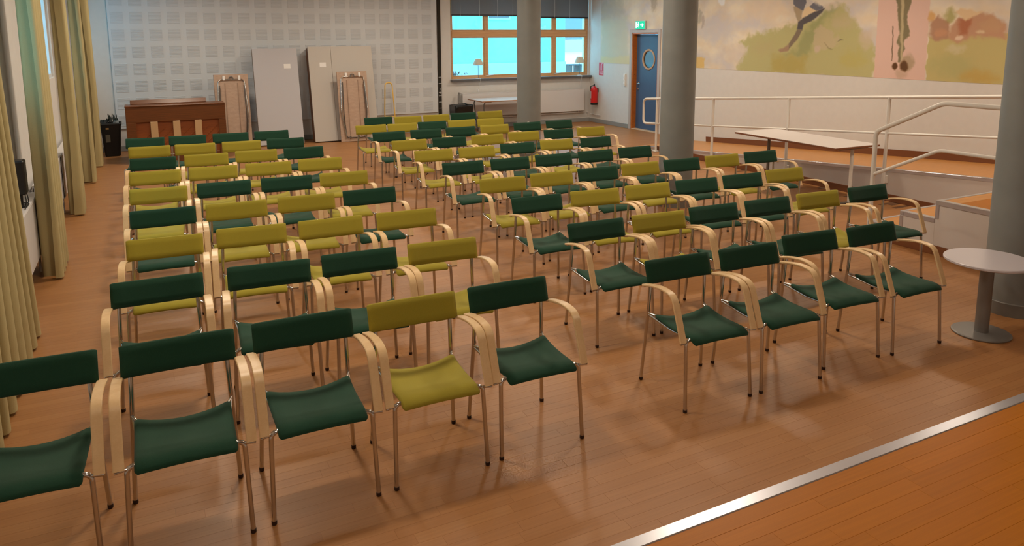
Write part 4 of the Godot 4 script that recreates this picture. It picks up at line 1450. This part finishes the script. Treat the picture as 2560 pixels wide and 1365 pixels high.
func seat_row(block: String, row: int, colors: Array, xs: Array, ds: Array, yaws: Array, arms: bool) -> void:
	var n := xs.size()
	for k in n:
		var c: String = ["g", "o"][colors[k]]
		var key := c + str(arms)
		var src: Node3D = proto[key]
		var o: Node3D = src.duplicate()
		o.name = numbered("armchair" if arms else "side_chair")
		add_child(o)
		o.position = Vector3(xs[k], 0, -ds[k])
		o.rotation.y = deg_to_rad(yaws[k])
		var where := "front row" if row == 1 else ("%s row" % ORD[row])
		var side := ""
		if block == "left":
			side = "nearest the curtains" if k == 0 else ("at the centre aisle" if k == n - 1 else "%s from the curtain side" % ORD[k + 1])
		else:
			side = "at the centre aisle" if k == 0 else ("nearest the ramp" if k == n - 1 else "%s from the aisle" % ORD[k + 1])
		var look := ("dark green " if c == "g" else "olive ") + ("armchair" if arms else "armless chair")
		tag(o, "%s %s in the %s, %s block" % [look, side, where, block], "chair", ("dark green" if c == "g" else "olive") + " chairs in the " + block + " block")

func build_chairs() -> void:
	for c in ["g", "o"]:
		for a in [true, false]:
			proto[c + str(a)] = make_chair(c, a)
	seat_row("left", 1, [0, 0, 0, 1, 0], [-0.493, 0.074, 0.637, 1.200, 1.760], [3.546, 3.516, 3.521, 3.516, 3.516], [-2.5, -1.0, -0.9, -0.9, -1.4], true)
	seat_row("left", 2, [0, 0, 0, 1], [0.013, 0.625, 1.183, 1.743], [4.498, 4.497, 4.492, 4.474], [-1.4, -4.5, -2.8, -3.7], true)
	seat_row("left", 3, [1, 1, 1, 1], [0.082, 0.653, 1.224, 1.813], [5.445, 5.475, 5.448, 5.424], [-3.3, -5.0, -2.2, -3.4], true)
	seat_row("left", 4, [0, 1, 1, 0], [0.101, 0.657, 1.229, 1.792], [6.394, 6.377, 6.384, 6.389], [-1.8, -2.1, -3.8, -1.4], true)
	seat_row("left", 5, [1, 0, 0, 1], [0.091, 0.659, 1.233, 1.795], [7.344, 7.366, 7.347, 7.339], [-3.9, -0.8, -3.3, -4.2], true)
	seat_row("left", 6, [1, 1, 1, 1], [0.082, 0.644, 1.206, 1.770], [8.312, 8.321, 8.302, 8.313], [-3.5, -3.8, -4.4, -3.6], true)
	seat_row("left", 7, [0, 1, 1, 0], [0.085, 0.652, 1.216, 1.779], [9.269, 9.272, 9.296, 9.273], [-2.8, -3.6, -4.3, -1.3], true)
	seat_row("left", 8, [1, 1, 1, 0], [0.066, 0.595, 1.159, 1.725], [10.275, 10.245, 10.224, 10.249], [-2.9, -3.4, -4.1, -6.9], false)
	seat_row("left", 9, [0, 0, 0, 0], [0.024, 0.557, 1.126, 1.692], [11.183, 11.177, 11.174, 11.161], [-6.0, -7.4, -4.6, -0.4], false)
	seat_row("right", 1, [0, 0, 0, 0], [2.911, 3.471, 4.082, 4.651], [3.461, 3.434, 3.485, 3.435], [-2.6, -2.9, -4.4, -2.1], true)
	seat_row("right", 2, [0, 1, 0, 0, 1, 0], [2.955, 3.518, 4.078, 4.641, 5.226, 5.838], [4.451, 4.436, 4.447, 4.421, 4.413, 4.393], [-2.0, -4.0, -3.2, -2.8, -3.6, -2.6], true)
	seat_row("right", 3, [0, 1, 1, 0, 0, 1], [2.983, 3.560, 4.133, 4.699, 5.266, 5.862], [5.418, 5.402, 5.394, 5.377, 5.365, 5.389], [-1.6, -6.2, -3.6, -3.9, -3.8, -3.8], true)
	seat_row("right", 4, [1, 1, 0, 1, 0, 1, 0], [3.085, 3.650, 4.217, 4.778, 5.338, 5.920, 6.509], [6.300, 6.335, 6.352, 6.380, 6.373, 6.370, 6.369], [-3.0, -2.0, -2.1, -2.0, -2.6, -2.4, -3.4], true)
	seat_row("right", 5, [0, 0, 0, 0, 0], [3.110, 3.680, 4.251, 4.831, 5.419], [7.339, 7.328, 7.336, 7.340, 7.357], [-1.4, -1.1, -1.1, -1.2, -1.7], true)
	seat_row("right", 6, [1, 1, 0, 1, 0], [3.130, 3.696, 4.292, 4.885, 5.475], [8.298, 8.284, 8.339, 8.365, 8.324], [-2.7, -1.5, -2.4, -2.7, -0.6], true)
	seat_row("right", 7, [1, 0, 1, 1, 0, 1], [3.155, 3.731, 4.290, 4.892, 5.467, 6.033], [9.265, 9.281, 9.255, 9.314, 9.310, 9.314], [-1.7, -3.2, -2.5, -3.7, -2.8, -2.3], true)
	seat_row("right", 8, [0, 0, 0, 1, 0, 0], [3.178, 3.746, 4.312, 4.880, 5.487, 6.072], [10.226, 10.231, 10.262, 10.261, 10.326, 10.327], [-1.0, -1.8, -0.8, -1.0, -1.5, -2.0], true)
	seat_row("right", 9, [1, 1, 0, 1, 1], [3.180, 3.680, 4.192, 4.705, 5.208], [11.156, 11.130, 11.160, 11.150, 11.110], [-1.4, -1.4, -1.4, -1.6, -1.4], false)
	seat_row("right", 10, [0, 1, 1, 0, 1], [3.609, 4.104, 4.630, 5.167, 5.717], [12.204, 12.099, 12.111, 12.177, 12.221], [-3.5, -2.5, -3.2, -3.0, -3.5], false)
	for k in proto:
		proto[k].free()

# ------------------------------------------------------------------ furniture
func build_furniture() -> void:
	# round white table in front of the nearest column
	var t := thing("round_table", "round white pedestal table in front of the right column", "table", Vector3(5.31, 0, -3.02))
	part("tabletop", lathem(sharp([Vector2(0, 0.533), Vector2(0.272, 0.533), Vector2(0.28, 0.539), Vector2(0.28, 0.551), Vector2(0.276, 0.555), Vector2(0, 0.555)]), 64), M.round_top, t)
	part("stem", lathem([Vector2(0.045, 0.012), Vector2(0.045, 0.533)], 32), M.round_metal, t)
	part("base_plate", lathem(sharp([Vector2(0, 0), Vector2(0.187, 0), Vector2(0.19, 0.004), Vector2(0.19, 0.010), Vector2(0.18, 0.014), Vector2(0, 0.016)]), 56), M.round_metal, t)
	# long white table by the ramp
	t = thing("folding_table", "long white table with brown edge in front of the ramp railing", "table", Vector3(8.04, 0, -7.16), deg_to_rad(-2.0))
	part("tabletop", boxm(Vector3(0.78, 0.006, 1.80), 0.002), M.table_top, t, Vector3(0, 0.747, 0))
	part("edge_band", boxm(Vector3(0.784, 0.022, 1.804), 0.003), M.table_edge, t, Vector3(0, 0.733, 0))
	for z in [-0.62, 0.82]:
		var l := part("leg", tubem([Vector3(0, 0.02, z), Vector3(0, 0.722, z)], 0.022, 12), M.rail_paint if z > 0 else M.steel_grey, t)  # far leg gets a darker material: its shade is put into the colour
		part("foot", boxm(Vector3(0.6, 0.025, 0.05), 0.006), M.steel_grey, l, Vector3(0, 0.0125, z))
		part("top_bracket", boxm(Vector3(0.5, 0.02, 0.05), 0.004), M.steel_grey, l, Vector3(0, 0.712, z))
	# table under the back window
	t = thing("folding_table", "white folding table with bent steel legs under the back window", "table", Vector3(7.36, 0, -15.08))
	part("tabletop", boxm(Vector3(1.40, 0.006, 0.8), 0.002), M.table_top, t, Vector3(0, 0.727, 0))
	part("edge_band", boxm(Vector3(1.404, 0.02, 0.804), 0.003), mat("table_edge_light", Color(0.62, 0.45, 0.33), 0.5), t, Vector3(0, 0.714, 0))
	for s in [-1.0, 1.0]:
		for z in [-0.28, 0.28]:
			part("leg", tubem(fillet([Vector3(s * 0.42, 0.695, z), Vector3(s * 0.60, 0.695, z), Vector3(s * 0.55 + z * 0.06 * s, 0.0, z * 0.75)], 0.10, 6), 0.013, 10), M.steel_grey, t)
	# leaning folding tables: underside towards the room
	leaning_table("folding_table", "folded table leaning upright between piano and white board, underside showing", Vector3(1.60, 0, -15.0), 0.62)
	leaning_table("folding_table", "folded table leaning upright against the cream partition, chrome leg frame showing", Vector3(3.93, 0, -14.93), 0.62)
	# white board
	var wbd := thing("partition_board", "tall white board leaning on the acoustic panel left of the cream partition", "board", Vector3(2.48, 0, -15.08))
	var lean := Vector3(-0.20, 0, 0)
	var pn := part("panel", boxm(Vector3(0.86, 1.92, 0.03), 0.004), M.board_white, wbd, Vector3(0, 0.962, -0.21), lean)
	part("edge_strip", boxm(Vector3(0.008, 1.9, 0.028), 0.002), mat("board_edge", Color(0.45, 0.40, 0.36), 0.5), pn, Vector3(-0.434, 0, 0))
	part("paper_label", boxm(Vector3(0.13, 0.09, 0.002)), M.label_white, pn, Vector3(0.22, 0.60, 0.017))
	# thick cream partition with brown side
	var sl := thing("folding_partition", "thick cream partition with dark brown side leaning on the back wall", "partition", Vector3(3.80, 0, -15.09))
	var rot := Vector3(-0.20, 0, 0)
	var sp := part("front_leaf", boxm(Vector3(0.46, 1.95, 0.028), 0.003), M.slab_cream, sl, Vector3(-0.437, 0.975, -0.21), rot)
	part("paper_label", boxm(Vector3(0.13, 0.09, 0.002)), M.label_white, sp, Vector3(0.05, 0.60, 0.016))
	part("front_leaf", boxm(Vector3(0.86, 1.95, 0.026), 0.003), M.slab_cream, sl, Vector3(0.228, 0.975, -0.213), rot)
	part("core", boxm(Vector3(1.33, 1.92, 0.19), 0.003), M.slab_brown, sl, Vector3(0, 0.952, -0.322), rot)
	# yellow hand truck
	var ht := thing("hand_truck", "yellow tubular hand truck handle standing before the acoustic panel", "hand truck", Vector3(4.80, 0, -15.42), 0.0)
	part("handle", tubem(fillet([Vector3(-0.09, 0.05, 0.0), Vector3(-0.105, 0.5, 0.0), Vector3(-0.085, 1.155, 0.02), Vector3(0.065, 1.155, 0.02), Vector3(0.12, 0.5, 0.0), Vector3(0.13, 0.05, 0.0)], 0.07, 6), 0.012, 10), M.yellow_tube, ht)
	part("cross_bar", tubem([Vector3(-0.10, 0.42, 0), Vector3(0.12, 0.42, 0)], 0.010), M.yellow_tube, ht)
	part("toe_plate", boxm(Vector3(0.30, 0.008, 0.18), 0.002), M.yellow_tube, ht, Vector3(0.02, 0.03, 0.09))
	for s in [-1.0, 1.0]:
		part("wheel", lathem([Vector2(0, -0.015), Vector2(0.065, -0.018), Vector2(0.078, -0.008), Vector2(0.078, 0.008), Vector2(0.065, 0.018), Vector2(0, 0.015)], 24), M.dark_rubber, ht, Vector3(0.02 + s * 0.16, 0.079, -0.03), Vector3(0, 0, PI / 2))
	build_piano()

func leaning_table(called: String, label: String, p: Vector3, w: float) -> void:
	var t := thing(called, label, "table", p, 0, "folded tables leaning at the back wall")
	var rot := Vector3(-0.13, 0, 0)
	var hgt := 1.43
	var b := part("tabletop", boxm(Vector3(w, hgt, 0.024), 0.003), M.table_underside, t, Vector3(0, hgt / 2, -0.11), rot)
	part("edge_band", boxm(Vector3(w + 0.006, hgt + 0.004, 0.012), 0.003), mat("lean_edge", Color(0.52, 0.42, 0.38), 0.5), b, Vector3(0, 0, -0.008))
	for x in [-0.115, 0.115]:
		part("batten", boxm(Vector3(0.012, 1.2, 0.012), 0.002), mat("batten", Color(0.62, 0.51, 0.43), 0.5), b, Vector3(x, -0.05, 0.017))
	part("leg", tubem(fillet([Vector3(-0.20, -0.66, 0.05), Vector3(-0.275, -0.10, 0.05), Vector3(-0.235, 0.615, 0.03), Vector3(0.235, 0.615, 0.03), Vector3(0.275, -0.10, 0.05), Vector3(0.20, -0.66, 0.05)], 0.08, 6), 0.012, 10), M.chrome, b)
	part("leg", tubem(fillet([Vector3(-0.22, 0.5, 0.075), Vector3(-0.235, -0.10, 0.07), Vector3(-0.20, -0.635, 0.03), Vector3(0.20, -0.635, 0.03), Vector3(0.235, -0.10, 0.07), Vector3(0.22, 0.5, 0.075)], 0.08, 6), 0.011, 10), mat("chrome_dull", Color(0.45, 0.42, 0.40), 0.3, 0.9), b)
	for x in [-0.13, 0.15]:
		part("clip", boxm(Vector3(0.045, 0.09, 0.03), 0.006), M.label_white, b, Vector3(x, 0.645, 0.028))
	part("catch", tubem(fillet([Vector3(-0.04, 0.60, 0.035), Vector3(-0.035, 0.665, 0.035), Vector3(0.035, 0.665, 0.035), Vector3(0.04, 0.60, 0.035)], 0.03, 4), 0.009), M.steel_grey, b)
	for x in [-0.12, 0.06, 0.2]:
		part("clip", boxm(Vector3(0.04, 0.06, 0.035), 0.008), M.chrome, b, Vector3(x, -0.63, 0.03))

func build_piano() -> void:
	# upright piano seen from behind: posts and soundboard face the room
	var t := thing("piano", "brown upright piano with its back and three pale posts facing the chairs", "piano", Vector3(0.56, 0, -14.02))
	var w := 1.58
	part("top_rail", boxm(Vector3(w, 0.26, 0.06), 0.006), M.piano_veneer, t, Vector3(0, 0.835, -0.03))
	part("side_post", boxm(Vector3(0.15, 0.71, 0.06), 0.006), M.piano_veneer, t, Vector3(-w / 2 + 0.075, 0.352, -0.03))
	part("side_post", boxm(Vector3(0.12, 0.71, 0.06), 0.006), M.piano_veneer, t, Vector3(w / 2 - 0.06, 0.352, -0.03))
	part("bottom_rail", boxm(Vector3(w - 0.28, 0.14, 0.06), 0.006), M.piano_veneer, t, Vector3(0.015, 0.07, -0.03))
	part("soundboard", boxm(Vector3(w - 0.24, 0.62, 0.012), 0.002), M.soundboard, t, Vector3(0.015, 0.40, -0.055))
	for k in 9:
		part("diagonal_rib", boxm(Vector3(0.5, 0.012, 0.008), 0.003), M.soundboard, t, Vector3(-0.52 + 0.14 * k, 0.42, -0.046), Vector3(0, 0, 0.75))
	for x in [-0.366, -0.013, 0.335]:
		part("back_post", boxm(Vector3(0.115, 0.60, 0.05), 0.006), M.piano_post, t, Vector3(x, 0.41, -0.022))
	part("case_side", boxm(Vector3(0.03, 0.96, 0.34), 0.004), M.piano_veneer, t, Vector3(-w / 2 + 0.015, 0.482, -0.23))
	part("case_side", boxm(Vector3(0.03, 0.96, 0.34), 0.004), M.piano_veneer, t, Vector3(w / 2 - 0.015, 0.482, -0.23))
	part("lid", boxm(Vector3(w + 0.01, 0.022, 0.42), 0.006), M.piano_veneer, t, Vector3(0, 0.977, -0.20))
	part("front_case", boxm(Vector3(w - 0.06, 0.9, 0.03), 0.004), M.piano_veneer, t, Vector3(0, 0.5, -0.385))
	part("key_bed", boxm(Vector3(w - 0.04, 0.06, 0.26), 0.006), M.piano_veneer, t, Vector3(0, 0.62, -0.53))
	part("music_desk", boxm(Vector3(1.22, 0.09, 0.02), 0.004), M.piano_veneer, t, Vector3(-0.10, 1.022, -0.38), Vector3(-0.7, 0, 0))
	for x in [-0.7, 0.7]:
		part("toe_block", boxm(Vector3(0.06, 0.58, 0.06), 0.008), M.piano_veneer, t, Vector3(x, 0.295, -0.62))

# ------------------------------------------------------------------ small things
func build_small_things() -> void:
	# sill lamps
	var ll := ["small white shaded lamp on thin stem, left end of the window sill", "small white shaded lamp on thin stem, right end of the window sill"]
	var lx := [7.03, 9.77]
	for k in 2:
		var t := thing("table_lamp", ll[k], "lamp", Vector3(lx[k], 1.16, -(ROOM_B - 0.055)), 0, "sill lamps")
		part("base", lathem(sharp([Vector2(0, 0), Vector2(0.062, 0), Vector2(0.062, 0.008), Vector2(0.012, 0.014), Vector2(0, 0.014)]), 24), M.label_white, t)
		part("stem", tubem([Vector3(0, 0.01, 0), Vector3(0, 0.44, 0)], 0.005), mat("lamp_stem", Color(0.30, 0.42, 0.48), 0.4), t)
		part("shade", lathem([Vector2(0.125, 0.31), Vector2(0.118, 0.345), Vector2(0.07, 0.455), Vector2(0.062, 0.462), Vector2(0.058, 0.455), Vector2(0.105, 0.345), Vector2(0.122, 0.31)], 28), M.lampshade, t)
		part("cord", tubem(fillet([Vector3(0.02, 0.01, 0.03), Vector3(0.03, 0.0, 0.075), Vector3(0.0, -0.12, 0.08), Vector3(-0.03, -0.25, 0.045)], 0.04), 0.004, 6), M.cord_white, t)
		if k == 0:
			part("cord_switch", boxm(Vector3(0.03, 0.07, 0.022), 0.008), M.cord_white, t, Vector3(-0.03, -0.27, 0.045))
	# tall black bin in the far left corner
	var b := thing("waste_bin", "tall black bin with pale label and plant scraps, far left corner", "bin", Vector3(-0.50, 0, -15.25))
	var st := begin()
	var rows := []
	for q in [[0.0, 0.115], [0.02, 0.125], [0.55, 0.165], [0.58, 0.178], [0.61, 0.178], [0.61, 0.160], [0.30, 0.135], [0.29, 0.0]]:
		rows.append(rsq(q[1], q[0], 0.035))
	smooth_grid(st, rows, true)
	part("body", st.commit(), M.black_plastic, b)
	part("paper_label", boxm(Vector3(0.075, 0.27, 0.003), 0.001), mat("bin_label", Color(0.33, 0.30, 0.24), 0.5), b, Vector3(-0.055, 0.40, 0.152), Vector3(-0.078, 0, 0))
	part("paper_label", boxm(Vector3(0.05, 0.035, 0.003), 0.001), mat("bin_label_top", Color(0.55, 0.42, 0.22), 0.5), b, Vector3(-0.055, 0.515, 0.163), Vector3(-0.078, 0, 0))
	st = begin()
	var r := RandomNumberGenerator.new()
	r.seed = 31
	for k in 26:
		var p := Vector3(r.randf_range(-0.13, 0.13), 0.60, r.randf_range(-0.12, 0.12))
		var hgt := r.randf_range(0.05, 0.10)
		if absf(p.x - 0.05) < 0.05:
			hgt += 0.09
		var tip := p + Vector3(r.randf_range(-0.06, 0.06), hgt, r.randf_range(-0.05, 0.05))
		var side := Vector3(r.randf_range(-1, 1), 0.2, r.randf_range(-1, 1)).normalized() * 0.022
		var m := p.lerp(tip, 0.55)
		quad(st, p, m + side, tip, m - side)
		quad(st, p + Vector3(0.002, 0, 0.002), m - side + Vector3(0, 0.004, 0), tip, m + side + Vector3(0, 0.004, 0))
	part("leaves", st.commit(), mat("scrap_leaf", Color(0.16, 0.20, 0.19), 0.6), b).set_meta("kind", "stuff")
	part("crumpled_paper", blob(0.05, 0.02, 5), mat("paper_grey", Color(0.50, 0.53, 0.54), 0.6), b, Vector3(0.09, 0.60, 0.06))
	part("crumpled_bag", blob(0.07, 0.04, 8), mat("bag_grey", Color(0.20, 0.22, 0.23), 0.4), b, Vector3(-0.11, 0.59, 0.0))
	# low black bin with liner by the back table
	b = thing("waste_bin", "wide low black bin with shiny black liner beside the back table", "bin", Vector3(6.38, 0, -15.2))
	st = begin()
	rows = []
	for q in [[0.0, 0.15], [0.02, 0.155], [0.57, 0.195], [0.60, 0.205], [0.61, 0.195], [0.30, 0.17], [0.29, 0.0]]:
		rows.append(rsq(q[1], q[0], 0.04))
	smooth_grid(st, rows, true)
	part("body", st.commit(), M.black_plastic, b)
	st = begin()
	rows = []
	var nz := FastNoiseLite.new()
	nz.seed = 4
	nz.frequency = 6.0
	for q in [[0.40, 0.208], [0.48, 0.212], [0.55, 0.214], [0.605, 0.214], [0.625, 0.207], [0.61, 0.19], [0.50, 0.175]]:
		var line := rsq(q[1], q[0], 0.05)
		for i in line.size():
			var v: Vector3 = line[i]
			var k := nz.get_noise_3d(v.x, v.y * 0.6, v.z)
			line[i] = v * Vector3(1.0 + k * 0.05, 1, 1.0 + k * 0.05) + Vector3(0, k * 0.035 if q[0] < 0.45 or q[0] > 0.59 else 0.0, 0)
		rows.append(line)
	smooth_grid(st, rows, true)
	part("liner", st.commit(), M.bag_black, b)
	var stick := thing("upright_handle", "short grey handle standing behind the low black bin", "handle", Vector3(6.50, 0, -15.56))
	part("shaft", tubem([Vector3(0, 0.06, 0), Vector3(0.01, 0.80, -0.06), Vector3(0.03, 0.86, -0.066)], 0.028, 10), mat("handle_grey", Color(0.50, 0.49, 0.48), 0.5), stick)
	part("foot", boxm(Vector3(0.14, 0.06, 0.14), 0.01), mat("handle_foot", Color(0.3, 0.3, 0.3), 0.5), stick, Vector3(0, 0.03, 0))

func rsq(h: float, y: float, r: float) -> Array:
	# rounded square ring of half width h at height y
	var a := []
	r = minf(r, h)
	var n := 5
	for c in 4:
		var cx := (h - r) * (1 if c in [0, 3] else -1)
		var cz := (h - r) * (1 if c in [0, 1] else -1)
		for k in n:
			var t := PI / 2 * (c + float(k) / (n - 1))
			a.append(Vector3(cx + cos(t) * r, y, cz + sin(t) * r))
	a.reverse()
	return a

func blob(rad: float, rough: float, sd: int) -> ArrayMesh:
	var st := begin()
	var nz := FastNoiseLite.new()
	nz.seed = sd
	nz.frequency = 9.0
	var rows := []
	for i in 9:
		var ph := -PI / 2 + PI * i / 8.0
		var line := []
		for j in 14:
			var th := -TAU * j / 14.0
			var dir := Vector3(cos(ph) * cos(th), sin(ph), cos(ph) * sin(th))
			line.append(dir * (rad + nz.get_noise_3d(dir.x * 0.3, dir.y * 0.3, dir.z * 0.3) * rough * 1.5))
		rows.append(line)
	smooth_grid(st, rows, true)
	return st.commit()
